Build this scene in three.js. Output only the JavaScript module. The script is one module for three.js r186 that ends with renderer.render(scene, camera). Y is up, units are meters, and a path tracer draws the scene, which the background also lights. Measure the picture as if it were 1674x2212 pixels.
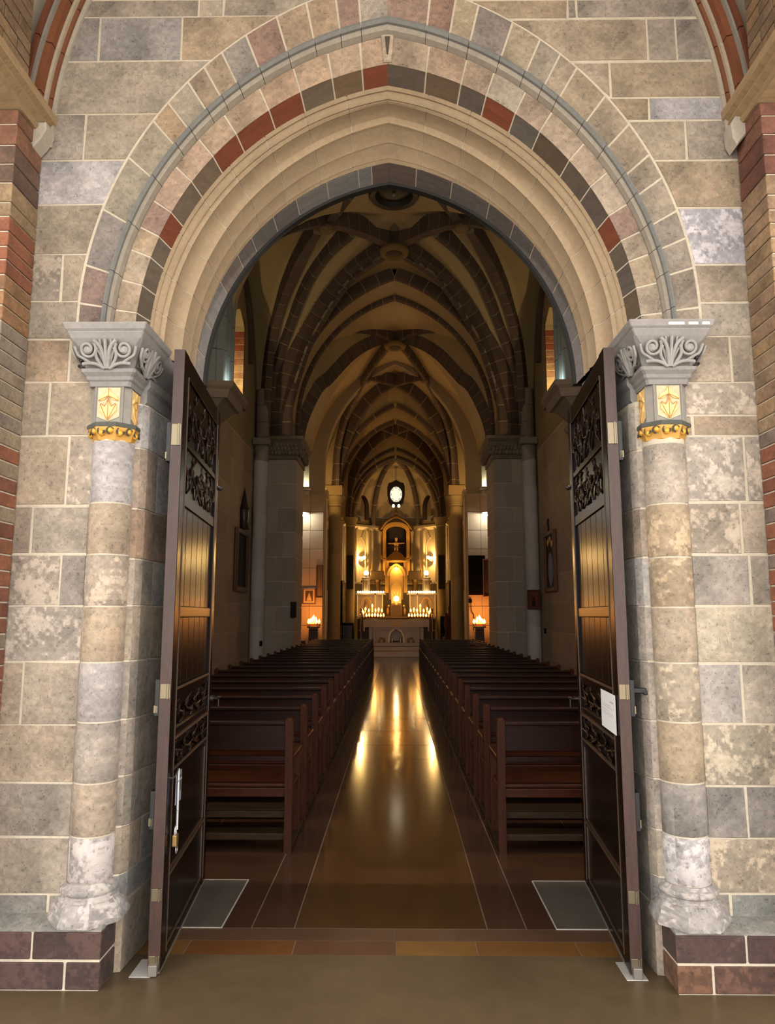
import * as THREE from 'three';
import { mergeGeometries, toCreasedNormals } from 'three/addons/utils/BufferGeometryUtils.js';
import { RoundedBoxGeometry } from 'three/addons/geometries/RoundedBoxGeometry.js';
import { MarchingCubes } from 'three/addons/objects/MarchingCubes.js';
import { RectAreaLightUniformsLib } from 'three/addons/lights/RectAreaLightUniformsLib.js';

// ---------------------------------------------------------------- camera, sky, exposure
const scene = new THREE.Scene();
const camera = new THREE.PerspectiveCamera(2 * Math.atan(1106 / 1560) * 180 / Math.PI, 1674 / 2212, 0.05, 200);
camera.position.set(0.045, 1.6, 0);
camera.rotation.order = 'YXZ';
camera.rotation.set(8.17 * Math.PI / 180, Math.atan(20 / 1560), 0);
const renderer = new THREE.WebGLRenderer({ antialias: true });
renderer.toneMapping = THREE.LinearToneMapping;
renderer.toneMappingExposure = 1.0;
renderer.shadowMap.enabled = true;
RectAreaLightUniformsLib.init();
scene.background = new THREE.Color().setRGB(4.6, 4.45, 4.28);   // overcast daylight outside the porch

const sun = new THREE.DirectionalLight('#fff6ea', 7);   // stands behind the church: the porch is in shade, the court in front is sunlit
sun.position.set(9, 21, -12); sun.target.position.set(0, 0, 6); sun.castShadow = true; sun.name = 'sun';
Object.assign(sun.shadow.camera, { left: -40, right: 40, top: 40, bottom: -40, near: 1, far: 90 });
scene.add(sun, sun.target);

// ---------------------------------------------------------------- helpers
let seed = 7;
const rnd = () => { seed = (seed * 1664525 + 1013904223) % 4294967296; return seed / 4294967296; };
const rr = (a, b) => a + (b - a) * rnd();
const pick = (a) => a[Math.floor(rnd() * a.length) % a.length];
const V = (x, y, z) => new THREE.Vector3(x, y, z);
const lerp = (a, b, t) => a + (b - a) * t;
const smooth = (a, b, x) => { const t = Math.min(1, Math.max(0, (x - a) / (b - a))); return t * t * (3 - 2 * t); };

function lattice(p) { const a = new Float32Array(p * p); for (let i = 0; i < a.length; i++) a[i] = rnd(); return (x, y) => { x *= p; y *= p; const i = Math.floor(x), j = Math.floor(y), u = x - i, v = y - j, s = u * u * (3 - 2 * u), t = v * v * (3 - 2 * v), g = (m, n) => a[((n % p) + p) % p * p + ((m % p) + p) % p]; return lerp(lerp(g(i, j), g(i + 1, j), s), lerp(g(i, j + 1), g(i + 1, j + 1), s), t); }; }
function fbm(p, n) { const l = []; for (let k = 0; k < n; k++) l.push(lattice(p * 2 ** k)); return (x, y) => { let s = 0, w = 0.5, t = 0; for (const f of l) { s += f(x, y) * w; t += w; w *= 0.55; } return s / t; }; }
function tex(n, fn, srgb) {
  const d = new Uint8Array(n * n * 4);
  for (let j = 0; j < n; j++) for (let i = 0; i < n; i++) { const c = fn(i / n, j / n), k = (j * n + i) * 4, g = Array.isArray(c) ? c : [c, c, c]; for (let m = 0; m < 3; m++) d[k + m] = Math.max(0, Math.min(255, g[m] * 255)); d[k + 3] = 255; }
  const t = new THREE.DataTexture(d, n, n); t.wrapS = t.wrapT = THREE.RepeatWrapping; t.magFilter = THREE.LinearFilter; t.minFilter = THREE.LinearMipmapLinearFilter; t.generateMipmaps = true; t.needsUpdate = true;
  if (srgb) t.colorSpace = THREE.SRGBColorSpace;
  return t;
}
const T = {};
{
  const a = fbm(4, 6), b = fbm(8, 5), c = fbm(32, 3), e = fbm(64, 2), w = fbm(3, 6);
  T.stone = tex(512, (u, v) => { const m = 0.80 + 0.34 * (a(u, v) - 0.5) + 0.22 * (c(u, v) - 0.5), q = b(u, v), p = e(u, v) > 0.80 ? -0.13 : 0, y = smooth(0.62, 0.7, q) * 0.06; return [m + p + y, m + p + y * 0.8, m * 0.985 + p + y * 0.7]; }, true);
  T.lime = tex(512, (u, v) => { const m = 0.78 + 0.26 * (a(u, v) - 0.5) + 0.22 * (c(u, v) - 0.5), l = smooth(0.50, 0.62, 0.55 * w(u, v) + 0.45 * b(u, v) + 0.25 * (c(u, v) - 0.5)) * 0.17, p = e(u, v) > 0.82 ? -0.12 : 0; return [m + l + p, m + l * 0.97 + p, m + l * 0.93 + p]; }, true);
  T.stoneBump = tex(512, (u, v) => 0.5 + 0.5 * (b(u, v) - 0.5) + 0.5 * (c(u, v) - 0.5) - (e(u, v) > 0.78 ? 0.25 : 0));
  T.smoothst = tex(256, (u, v) => 0.86 + 0.1 * (a(u, v) - 0.5) + 0.1 * (c(u, v) - 0.5), true);
  T.strata = tex(256, (u, v) => { const m = 0.82 + 0.3 * (fbmS(u * 1, v) - 0.5); return m; }, true);
  function fbmS(u, v) { return 0.6 * b(u * 0.5 % 1, v * 3 % 1) + 0.4 * c(u % 1, v * 2 % 1); }
  T.plaster = tex(256, (u, v) => 0.9 + 0.09 * (a(u, v) - 0.5) + 0.05 * (c(u, v) - 0.5), true);
  T.wood = tex(512, (u, v) => { const g = b(u * 1, (v * 6) % 1) * 0.5 + c((u * 0.5) % 1, (v * 4) % 1) * 0.5; const m = 0.78 + 0.5 * (g - 0.5); return [m, m * 0.97, m * 0.95]; }, true);
  T.floor = tex(512, (u, v) => { const m = 0.85 + 0.2 * (a(u, v) - 0.5) + 0.1 * (c(u, v) - 0.5); return [m, m * 0.99, m * 0.97]; }, true);
  T.ripple = tex(512, (u, v) => 0.5 + 0.6 * (a(u, v) - 0.5) + 0.35 * (b(u, v) - 0.5) + 0.1 * (c(u, v) - 0.5));
  T.scuff = tex(256, (u, v) => [0, 0.72 + 0.5 * (b(u, v) - 0.5), 0]);
}
const cache = {};
function mat(hex, o = {}) {
  const key = hex + JSON.stringify(o); if (cache[key]) return cache[key];
  const p = { color: new THREE.Color(hex), roughness: o.rough ?? 0.85, metalness: o.metal ?? 0 };
  if (o.tex) p.map = T[o.tex];
  if (o.bump) { p.bumpMap = T[o.bump]; p.bumpScale = o.bs ?? 0.003; }
  if (o.glow) { p.emissive = new THREE.Color(o.glow); p.emissiveIntensity = o.gi ?? 1; }
  if (o.rmap) { p.roughnessMap = T[o.rmap]; }
  const m = (o.clear || o.trans || o.spec != null) ? new THREE.MeshPhysicalMaterial(p) : new THREE.MeshStandardMaterial(p);
  if (o.clear) { m.clearcoat = o.clear; m.clearcoatRoughness = o.cr ?? 0.2; }
  if (o.spec != null) m.specularIntensity = o.spec;
  if (o.trans) { m.transmission = o.trans; m.thickness = 0; }
  m.side = o.ds === false ? THREE.FrontSide : THREE.DoubleSide;
  m.userData.ts = o.ts ?? 0.7; m.userData.grain = !!o.grain;
  return cache[key] = m;
}
const calm = (hex, k = 0.3) => { const c = new THREE.Color(hex).lerp(new THREE.Color('#aea297'), k); if (k > 0.1) { c.g *= 0.985; c.b *= 1.035; } return '#' + c.getHexString(); };
const stone = (hex) => mat(calm(hex), { tex: 'stone', bump: 'stoneBump', bs: 0.004, rough: 0.9, ts: 0.55 });
const limed = (hex) => mat(calm(hex, 0.25), { tex: 'lime', bump: 'stoneBump', bs: 0.005, rough: 0.92, ts: 0.6 });
const brk = (hex) => mat(calm(hex, 0.08), { tex: 'stone', bump: 'stoneBump', bs: 0.003, rough: 0.9, ts: 0.5 });
const fine = (hex) => mat(hex, { tex: 'smoothst', bump: 'stoneBump', bs: 0.001, rough: 0.88, ts: 0.5 });
const plain = (hex, o = {}) => mat(hex, { tex: 'plaster', rough: 0.9, ts: 1.5, ...o });
const wood = (hex, o = {}) => mat(hex, { tex: 'wood', rough: 0.38, ts: 0.8, grain: true, ...o });
const gold = (hex = '#b98a3c', o = {}) => mat(hex, { metal: 0.75, rough: 0.38, ...o });

const clean = (g) => { g = g.index ? g.toNonIndexed() : g; for (const k of Object.keys(g.attributes)) if (k !== 'position' && k !== 'normal') g.deleteAttribute(k); g.morphAttributes = {}; return g; };
const merge = (l) => l.length === 1 ? clean(l[0]) : mergeGeometries(l.map(clean), false);
function boxUV(g, ts, grain) {
  const p = g.attributes.position, n = p.count, uv = new Float32Array(n * 2), ox = rnd(), oy = rnd();
  g.computeBoundingBox(); const s = g.boundingBox.getSize(V()), ax = [s.x, s.y, s.z], long = ax.indexOf(Math.max(...ax));
  const a = V(), b = V(), c = V(), e = V(), f = V();
  for (let i = 0; i < n; i += 3) {
    a.fromBufferAttribute(p, i); b.fromBufferAttribute(p, i + 1); c.fromBufferAttribute(p, i + 2);
    e.subVectors(b, a); f.subVectors(c, a); e.cross(f); const q = [Math.abs(e.x), Math.abs(e.y), Math.abs(e.z)], k = q.indexOf(Math.max(...q));
    let i0 = k === 0 ? 2 : 0, i1 = k === 1 ? 2 : 1; if (grain && i1 === long) [i0, i1] = [i1, i0];
    [a, b, c].forEach((w, m) => { const t = [w.x, w.y, w.z]; uv[(i + m) * 2] = t[i0] / ts + ox; uv[(i + m) * 2 + 1] = t[i1] / ts + oy; });
  }
  g.setAttribute('uv', new THREE.BufferAttribute(uv, 2)); return g;
}
const names = {};
function numbered(n) { const k = names[n] = (names[n] ?? -1) + 1; return k ? n + '_' + String(k).padStart(3, '0') : n; }
function obj(name, geos, m, parent = scene) {
  const g = boxUV(merge(Array.isArray(geos) ? geos : [geos]), m.userData.ts, m.userData.grain);
  const o = new THREE.Mesh(g, m); o.name = parent === scene ? numbered(name) : name; o.castShadow = o.receiveShadow = true; parent.add(o); return o;
}
function share(name, src, parent, m) { const o = new THREE.Mesh(src.geometry, m ?? src.material); o.name = name; o.castShadow = o.receiveShadow = true; parent.add(o); return o; }
function tag(o, label, category, group) { o.userData.label = label; if (category) o.userData.category = category; if (group) o.userData.group = group; return o; }
function thing(name, label, category, pos = [0, 0, 0], turn = 0, group) { const o = new THREE.Group(); o.name = numbered(name); o.position.set(...pos); o.rotation.y = turn; scene.add(o); return tag(o, label, category, group); }
function struct(name, label, pos = [0, 0, 0]) { const o = new THREE.Group(); o.name = numbered(name); o.position.set(...pos); o.userData.kind = 'structure'; if (label) o.userData.label = label; scene.add(o); return o; }
const bx = (w, h, d, x = 0, y = 0, z = 0) => new THREE.BoxGeometry(w, h, d).translate(x, y, z);
const rb = (w, h, d, x = 0, y = 0, z = 0, r = 0.006) => new RoundedBoxGeometry(w, h, d, 1, Math.min(r, w / 2.1, h / 2.1, d / 2.1)).translate(x, y, z);
const box = (x0, x1, y0, y1, z0, z1, r = 0) => r ? rb(Math.abs(x1 - x0), Math.abs(y1 - y0), Math.abs(z1 - z0), (x0 + x1) / 2, (y0 + y1) / 2, (z0 + z1) / 2, r) : bx(Math.abs(x1 - x0), Math.abs(y1 - y0), Math.abs(z1 - z0), (x0 + x1) / 2, (y0 + y1) / 2, (z0 + z1) / 2);
const cyl = (r0, r1, h, x = 0, y = 0, z = 0, n = 20) => new THREE.CylinderGeometry(r1, r0, h, n).translate(x, y + h / 2, z);
const ball = (r, x, y, z, sx = 1, sy = 1, sz = 1, n = 12) => new THREE.SphereGeometry(r, n, Math.max(6, n * 0.7 | 0)).scale(sx, sy, sz).translate(x, y, z);
const lathe = (pts, n = 28, x = 0, y = 0, z = 0) => toCreasedNormals(clean(new THREE.LatheGeometry(pts.map((q) => new THREE.Vector2(q[0], q[1])), n)), 0.7).translate(x, y, z);
const tube = (pts, r, n = 16, rad = 6) => new THREE.TubeGeometry(new THREE.CatmullRomCurve3(pts.map((q) => Array.isArray(q) ? V(...q) : q)), n, r, rad);
function shape(pts, holes = []) { const s = new THREE.Shape(pts.map((q) => new THREE.Vector2(q[0], q[1]))); for (const h of holes) s.holes.push(new THREE.Path(h.map((q) => new THREE.Vector2(q[0], q[1])))); return s; }
function ext(pts, depth, bev = 0, holes = []) { return new THREE.ExtrudeGeometry(shape(pts, holes), { depth: depth - 2 * bev, bevelEnabled: bev > 0, bevelSize: bev, bevelOffset: -bev, bevelThickness: bev, bevelSegments: 1, curveSegments: 8 }).translate(0, 0, bev); }
// a closed section carried through a row of frames: ring(i) gives the section's points in space
function loft(rings, cap = true, crease = 0.5) {
  const n = rings[0].length, pos = [], tri = (a, b, c) => pos.push(a.x, a.y, a.z, b.x, b.y, b.z, c.x, c.y, c.z);
  for (let i = 0; i + 1 < rings.length; i++) for (let j = 0; j < n; j++) { const k = (j + 1) % n; tri(rings[i][j], rings[i + 1][j], rings[i + 1][k]); tri(rings[i][j], rings[i + 1][k], rings[i][k]); }
  if (cap) for (const [r, f] of [[rings[0], 0], [rings[rings.length - 1], 1]]) {
    const e = V().subVectors(r[1], r[0]).normalize(); let nn = V(); for (let j = 1; j + 1 < n; j++) nn.add(V().crossVectors(V().subVectors(r[j], r[0]), V().subVectors(r[j + 1], r[0]))); nn.normalize();
    const q = V().crossVectors(nn, e), flat = r.map((w) => new THREE.Vector2(w.dot(e), w.dot(q)));
    for (const [a, b, c] of THREE.ShapeUtils.triangulateShape(flat, [])) f ? tri(r[a], r[c], r[b]) : tri(r[a], r[b], r[c]);
  }
  const g = new THREE.BufferGeometry(); g.setAttribute('position', new THREE.Float32BufferAttribute(pos, 3)); g.computeVertexNormals(); return toCreasedNormals(g, crease);
}
// portal arch: s half width at the springing, c offset of the arc's centre beyond the axis, d depth behind the camera's plane, t 0 springing .. 1 apex
const Y0 = 2.98;
function archPt(q, t, side, y0 = Y0) { const R = q.s + q.c, am = Math.acos(q.c / R), up = q.up ?? 0, L = up + R * am, l = t * L; if (l < up) return V(side * q.s, y0 + l, -q.d); const a = (l - up) / R; return V(side * (R * Math.cos(a) - q.c), y0 + up + R * Math.sin(a), -q.d); }
function archBlock(prof, ta, tb, side, n, gap = 0.006, y0 = Y0) {
  const L = (prof[0].s + prof[0].c) * Math.acos(prof[0].c / (prof[0].s + prof[0].c)), dt = gap / 2 / L, rings = [];
  for (let i = 0; i <= n; i++) { const t = lerp(ta > 0 ? ta + dt : 0, tb < 1 ? tb - dt : 1, i / n); rings.push(prof.map((q) => archPt(q, t, side, y0))); }
  return loft(rings, true, 0.45);
}
// a rib of squared blocks along a curve in space: section [b, n] with n towards the vault
function ribFrames(pts, steps) {
  const c = new THREE.CatmullRomCurve3(pts.map((q) => V(q[0], q[1], -q[2])), false, 'centripetal'), a = c.getPointAt(0), z = c.getPointAt(1), h = V(z.x - a.x, 0, z.z - a.z).normalize(), B = V(-h.z, 0, h.x), side = z.y > a.y ? -1 : 1, out = [];
  for (let i = 0; i <= steps; i++) { const t = c.getTangentAt(i / steps), N = V().crossVectors(B, t).normalize(); if (N.y + side * N.dot(h) < 0) N.negate(); out.push({ p: c.getPointAt(i / steps), N, B }); }
  return { out, len: c.getLength() };
}
function ribGeo(fr, sec, i0, i1, inset = 0) {
  const rings = []; for (let i = i0; i <= i1; i++) { const f = fr[i]; rings.push(sec.map(([b, n]) => f.p.clone().addScaledVector(f.B, b).addScaledVector(f.N, n))); }
  if (inset) { const a = rings[0], b = rings[1], y = rings[rings.length - 1], z = rings[rings.length - 2]; a.forEach((w, k) => w.lerp(b[k], inset)); y.forEach((w, k) => w.lerp(z[k], inset)); }
  return loft(rings, true, 0.4);
}
function addRib(parent, name, pts, sec, m, mort, blockLen = 0.36) {
  const L = ribFrames(pts, 4).len, nb = Math.max(3, Math.round(L / blockLen)), sub = 3, { out } = ribFrames(pts, nb * sub);
  const core = obj(name, ribGeo(out, sec.map(([b, n]) => [b * 0.97, n < 0.1 ? n + 0.006 : n]), 0, nb * sub), mort, parent);
  for (let k = 0; k < nb; k++) obj('rib_block', ribGeo(out, sec, k * sub, k * sub + sub, 0.075), Array.isArray(m) ? m[Math.floor(rnd() * m.length) % m.length] : m, core);
  return core;
}

// ---------------------------------------------------------------- facade wall of squared stones
const mortar = plain('#cfc2ac', { rough: 0.95, ts: 0.3, tex: 'smoothst' });
const WALL = 3.45;
const outA = { s: 1.563, c: 0.417, d: WALL, up: 0.1 };
const archX = (y) => { const R = outA.s + outA.c; return y <= Y0 ? 1.43 : y < Y0 + outA.up ? outA.s : Math.sqrt(Math.max(0, R * R - (y - Y0 - outA.up) ** 2)) - outA.c; };
const rowsL = [[4.789, 4.887, [-1.653, -1.014, -0.881, -0.34]], [4.529, 4.786, [-1.79, -1.542, -1.099, -0.486]], [4.219, 4.522, [-1.82, -0.898]], [3.956, 4.215, [-1.825, -1.588, -1.107]], [3.709, 3.951, [-1.83, -1.29]], [3.434, 3.702, [-1.84, -1.372]], [3.179, 3.429, [-1.845, -1.659, -1.429]], [2.978, 3.174, [-1.852, -1.452]], [2.753, 2.971, [-1.848, -1.591, -1.44]], [2.481, 2.749, [-1.853, -1.68, -1.449]], [2.135, 2.474, [-1.853, -1.567, -1.442]], [1.898, 2.123, [-1.858, -1.722, -1.446]], [1.65, 1.887, [-1.848, -1.567, -1.446]], [1.39, 1.644, [-1.849, -1.446]], [1.098, 1.38, [-1.848, -1.712, -1.446]], [0.84, 1.094, [-1.848, -1.446]], [0.603, 0.834, [-1.849, -1.446]], [0.359, 0.597, [-1.85, -1.446]], [0.238, 0.353, [-1.85, -1.53, -1.446]]];
const rowsR = [[4.757, 4.862, [0.405, 0.963, 1.01, 1.686]], [4.502, 4.743, [0.525, 1.377, 1.528, 1.79]], [4.287, 4.488, [0.982, 1.172, 1.81]], [4.158, 4.28, [1.121, 1.366, 1.81]], [3.929, 4.146, [1.209, 1.548, 1.82]], [3.667, 3.921, [1.316, 1.83]], [3.358, 3.659, [1.372, 1.844]], [3.155, 3.35, [1.451, 1.844]], [2.978, 3.148, [1.487, 1.854]], [2.739, 2.971, [1.474, 1.7, 1.85]], [2.575, 2.732, [1.458, 1.847]], [2.471, 2.568, [1.45, 1.493, 1.855]], [2.144, 2.463, [1.446, 1.732, 1.847]], [1.894, 2.133, [1.446, 1.692, 1.843]], [1.65, 1.883, [1.446, 1.718, 1.842]], [1.386, 1.639, [1.446, 1.848]], [1.11, 1.374, [1.446, 1.645, 1.848]], [0.837, 1.102, [1.446, 1.847]], [0.609, 0.829, [1.446, 1.629, 1.848]], [0.374, 0.603, [1.446, 1.851]], [0.254, 0.368, [1.446, 1.53, 1.85]]];
const hueL = [['#a29684', '#a89c88', '#a39783'], ['#928d88', '#9a9693', '#a89270'], ['#a79b86'], ['#9a9184', '#a2957e'], ['#bcb8b8'], ['#9e9078'], ['*a19480', '#a5957a'], ['#988c78'], ['#a98f6c', '#a5967f'], ['#a8977c', '#a8967a'], ['#ad9a7c', '*b3a48c'], ['#92806a', '#b0a48f'], ['*a99b86', '#857c72'], ['*b6aa98'], ['#a5947a', '#ae9f88'], ['#b09d80'], ['#948a7a'], ['#a0937d'], ['#74756d', '#8a8578']];
const hueR = [['#a08a68', '#9f9484', '#a29788'], ['#a9977a', '#9c9080', '#978d80'], ['#a29179', '#a38f70'], ['#a38e6b', '#aeacb0'], ['#a39479', '#a49a88'], ['#a5916f'], ['*bab8bd'], ['#a4947a'], ['#b0a592'], ['#b3a48b', '#aea08a'], ['*b5a891'], ['#a99c86', '#9f8b6e'], ['*b8ae9c', '*b3a893'], ['*b2a48a', '#afa089'], ['#a59d90', '#b1a692'], ['#c2b699'], ['#ada79d', '#b5ab97'], ['*b5a98c'], ['#86837a', '#7e7c75'], ['*b0a184'], ['#8a8579', '#6f7870']];
const hue = (h) => h[0] === '*' ? limed('#' + h.slice(1)) : stone(h);
const front = struct('wall_front', 'facade of squared beige and grey sandstone blocks around the church portal');
{
  const solid = [[-2.6, -0.3], [-1.449, -0.3], [-1.449, Y0]];
  for (let i = 0; i <= 20; i++) { const p = archPt({ s: 1.437, c: 0.368, d: 0 }, i / 20, -1); solid.push([p.x, p.y]); }
  for (let i = 19; i >= 0; i--) { const p = archPt({ s: 1.437, c: 0.368, d: 0 }, i / 20, 1); solid.push([p.x, p.y]); }
  solid.push([1.449, Y0], [1.449, -0.3], [2.6, -0.3], [2.6, 7.2], [-2.6, 7.2]);
  obj('mortar_bed', ext(solid, 0.5).translate(0, 0, -WALL - 0.5018), mortar, front);
  const jit = () => rr(-0.003, 0.003);
  for (const [rows, hues, sg] of [[rowsL, hueL, -1], [rowsR, hueR, 1]]) rows.forEach(([y0, y1, xs], r) => {
    for (let k = 0; k + 1 < xs.length; k++) {
      const a = xs[k] + (k ? 0.006 : 0.004), b = xs[k + 1] - (k + 2 < xs.length ? 0.006 : 0.004), lo = y0 + 0.0015, hi = y1 - 0.0015, pts = [], inner = sg < 0 ? b : a, outer = sg < 0 ? a : b, atArch = sg < 0 ? k + 2 === xs.length : k === 0;
      pts.push([outer + jit(), lo + jit()], [outer + jit(), hi + jit()]);
      const n = atArch ? 5 : 1, lim = (y) => { const ax = archX(y) + 0.009; return sg < 0 ? Math.min(inner, -ax) : Math.max(inner, ax); };
      for (let i = n; i >= 0; i--) { const y = lerp(lo, hi, i / n); const x = atArch && y > Y0 ? lim(y) : inner; if (sg * (outer - x) > 0.03) pts.push([x, y]); }
      if (pts.length < 4) continue;
      if (THREE.ShapeUtils.isClockWise(pts.map((q) => new THREE.Vector2(q[0], q[1])))) pts.reverse();
      obj('stone', ext(pts, 0.06, 0.002).translate(0, 0, -WALL - 0.06 + rr(-0.0005, 0.0025)), hue(hues[r][k] ?? hues[r][0]), front);
    }
  });
}

// ---------------------------------------------------------------- portal arch: voussoirs, hood mould, chamfer, cream mouldings, inner grey ring
const portal = thing('portal_arch', 'pointed portal arch of mixed beige, grey and red-brown voussoirs with cream mouldings', 'arch');
{
  const A0 = { s: 1.434, c: 0.367 }, tL = [0, 0.067, 0.141, 0.254, 0.366, 0.452, 0.498, 0.554, 0.597, 0.642, 0.7, 0.77, 0.834, 0.894, 0.941, 1], tR = [0, 0.053, 0.129, 0.187, 0.242, 0.312, 0.363, 0.434, 0.506, 0.584, 0.626, 0.675, 0.738, 0.813, 0.86, 0.912, 1];
  const cL = ['#75584d', '#75574c', '#7b746d', '#948a72', '#9a8d73', '#ab8c63', '#a2967f', '#a48c6c', '#a48e6e', '#a49c91', '#835f4b', '#a98f6c', '#a98e6a', '#967360', '#a79c8d', '#a8987c'];
  const cR = ['#9b8c74', '#938673', '#8f8474', '#8c8375', '#968a74', '#998b72', '#9c8b6e', '#9f8d72', '#a28f70', '#a19078', '#9a8d79', '#a39274', '#7f726a', '#a6936f', '#9d7158', '#92705c'];
  const cutA = (side, ts, cs) => { for (let k = 0; k + 1 < ts.length; k++) obj('voussoir', archBlock([{ ...outA, s: 1.557 }, { ...outA, s: 1.557, d: WALL + 0.1 }, { ...A0, d: WALL + 0.1 }, { ...A0, d: WALL - 0.002 + rr(-0.002, 0.002) }], ts[k], ts[k + 1], side, 4, 0.012), stone(cs[k] ?? '#9f9a92'), portal); };
  cutA(-1, tL, cL); cutA(1, tR, [...cR, '#9f9a92']);
  // hood mould: grey-green roll over a beige fillet
  const hood = [{ s: 1.436, c: 0.368, d: 3.47 }, { s: 1.435, c: 0.368, d: 3.425 }, { s: 1.430, c: 0.367, d: 3.405 }, { s: 1.420, c: 0.36, d: 3.40 }, { s: 1.411, c: 0.352, d: 3.41 }, { s: 1.409, c: 0.352, d: 3.47 }];
  const fil = [{ s: 1.411, c: 0.352, d: 3.47 }, { s: 1.410, c: 0.352, d: 3.425 }, { s: 1.396, c: 0.342, d: 3.435 }, { s: 1.388, c: 0.338, d: 3.47 }];
  for (const [side, ts] of [[-1, tL], [1, tR]]) for (let k = 0; k + 1 < ts.length; k++) { obj('hood_mould', archBlock(hood, ts[k], ts[k + 1], side, 4, 0.003), fine('#7b7a76'), portal); obj('fillet', archBlock(fil, ts[k], ts[k + 1], side, 4, 0.003), fine('#9d9385'), portal); }
  // second ring of voussoirs with the chamfered inner edge
  const bL = [0, 0.066, 0.135, 0.207, 0.262, 0.329, 0.421, 0.503, 0.583, 0.684, 0.774, 0.859, 0.936, 1], bR = [0, 0.053, 0.121, 0.188, 0.242, 0.311, 0.396, 0.48, 0.582, 0.658, 0.742, 0.811, 0.902, 1];
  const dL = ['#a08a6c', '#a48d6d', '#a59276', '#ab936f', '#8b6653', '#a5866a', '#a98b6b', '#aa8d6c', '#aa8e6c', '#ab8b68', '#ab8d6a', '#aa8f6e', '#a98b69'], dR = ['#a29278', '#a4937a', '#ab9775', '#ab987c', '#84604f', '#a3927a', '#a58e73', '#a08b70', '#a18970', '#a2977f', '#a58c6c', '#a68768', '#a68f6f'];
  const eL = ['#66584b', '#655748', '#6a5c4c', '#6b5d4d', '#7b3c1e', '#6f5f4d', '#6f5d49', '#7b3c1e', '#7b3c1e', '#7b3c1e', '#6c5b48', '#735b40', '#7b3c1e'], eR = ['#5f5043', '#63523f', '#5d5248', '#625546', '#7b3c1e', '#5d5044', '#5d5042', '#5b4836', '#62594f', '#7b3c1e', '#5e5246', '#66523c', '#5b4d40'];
  const B0 = { s: 1.386, c: 0.338 }, B1 = { s: 1.275, c: 0.274, d: 3.47 }, B2 = { s: 1.24, c: 0.259, d: 3.57 };
  for (const [side, ts, dd, ee] of [[-1, bL, dL, eL], [1, bR, dR, eR]]) for (let k = 0; k + 1 < ts.length; k++) {
    const j = rr(-0.002, 0.002);
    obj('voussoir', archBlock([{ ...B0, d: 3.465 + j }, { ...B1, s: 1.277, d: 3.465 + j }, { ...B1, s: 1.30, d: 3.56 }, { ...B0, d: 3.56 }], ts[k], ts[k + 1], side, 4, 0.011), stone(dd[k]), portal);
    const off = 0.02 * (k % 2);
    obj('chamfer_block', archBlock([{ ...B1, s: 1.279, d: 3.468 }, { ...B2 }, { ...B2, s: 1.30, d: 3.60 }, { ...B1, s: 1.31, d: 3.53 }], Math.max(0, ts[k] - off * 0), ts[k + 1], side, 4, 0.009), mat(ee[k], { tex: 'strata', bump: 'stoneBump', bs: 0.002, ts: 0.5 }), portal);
  }
  // cream mouldings
  const P = (s, c, d) => ({ s, c, d });
  const roll = [P(1.242, 0.259, 3.565), P(1.232, 0.26, 3.585), P(1.236, 0.26, 3.60), P(1.222, 0.262, 3.615), P(1.213, 0.263, 3.635), P(1.218, 0.266, 3.65), P(1.207, 0.275, 3.655), P(1.195, 0.288, 3.668), P(1.198, 0.288, 3.68), P(1.40, 0.29, 3.68), P(1.40, 0.26, 3.58)];
  const hollow = [P(1.197, 0.289, 3.682), P(1.196, 0.297, 3.715), P(1.188, 0.308, 3.75), P(1.172, 0.32, 3.78), P(1.150, 0.33, 3.797), P(1.140, 0.333, 3.803), P(1.140, 0.332, 3.815), P(1.40, 0.33, 3.815), P(1.40, 0.29, 3.682)];
  const bands = [P(1.143, 0.332, 3.817), P(1.141, 0.318, 3.90), P(1.131, 0.305, 3.935), P(1.140, 0.30, 3.94), P(1.140, 0.29, 3.955), P(1.136, 0.275, 4.01), P(1.131, 0.26, 4.03), P(1.139, 0.25, 4.035), P(1.135, 0.241, 4.058), P(1.40, 0.241, 4.058), P(1.40, 0.335, 3.817)];
  const cream = fine('#b79f80'), cream2 = fine('#b79f80');
  for (const side of [-1, 1]) {
    const js = [0, 0.1, 0.2, 0.31, 0.42, 0.53, 0.65, 0.77, 0.89, 1];
    for (let k = 0; k + 1 < js.length; k++) { const a = js[k], b = js[k + 1]; obj('roll_moulding', archBlock(roll, a, b, side, 5, 0.005), cream, portal); obj('hollow_moulding', archBlock(hollow, a, b, side, 5, 0.005), cream2, portal); obj('band_moulding', archBlock(bands, a, b, side, 5, 0.006), cream, portal); }
    const back = (pr, n) => pr.map((q, i) => i < n ? { ...q, s: q.s + 0.003 } : q);
    obj('mortar_core', [archBlock(back(roll, 9), 0, 1, side, 30), archBlock(back(hollow, 7), 0, 1, side, 30), archBlock(back(bands, 9), 0, 1, side, 30), archBlock([P(1.136, 0.240, 4.062), P(1.130, 0.209, 4.199), P(1.40, 0.209, 4.199), P(1.40, 0.241, 4.062)], 0, 1, side, 30), archBlock([{ ...B1, s: 1.282, d: 3.471 }, { ...B2, s: 1.243, d: 3.571 }, { ...B2, s: 1.36, d: 3.60 }, { ...B0, d: 3.60 }, { ...B0, d: 3.468 }], 0, 1, side, 30)], mortar, portal);
    const gs = side < 0 ? [0, 0.09, 0.186, 0.318, 0.42, 0.491, 0.588, 0.68, 0.792, 0.9, 0.944, 1] : [0, 0.134, 0.23, 0.312, 0.452, 0.547, 0.649, 0.787, 0.909, 1];
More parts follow.
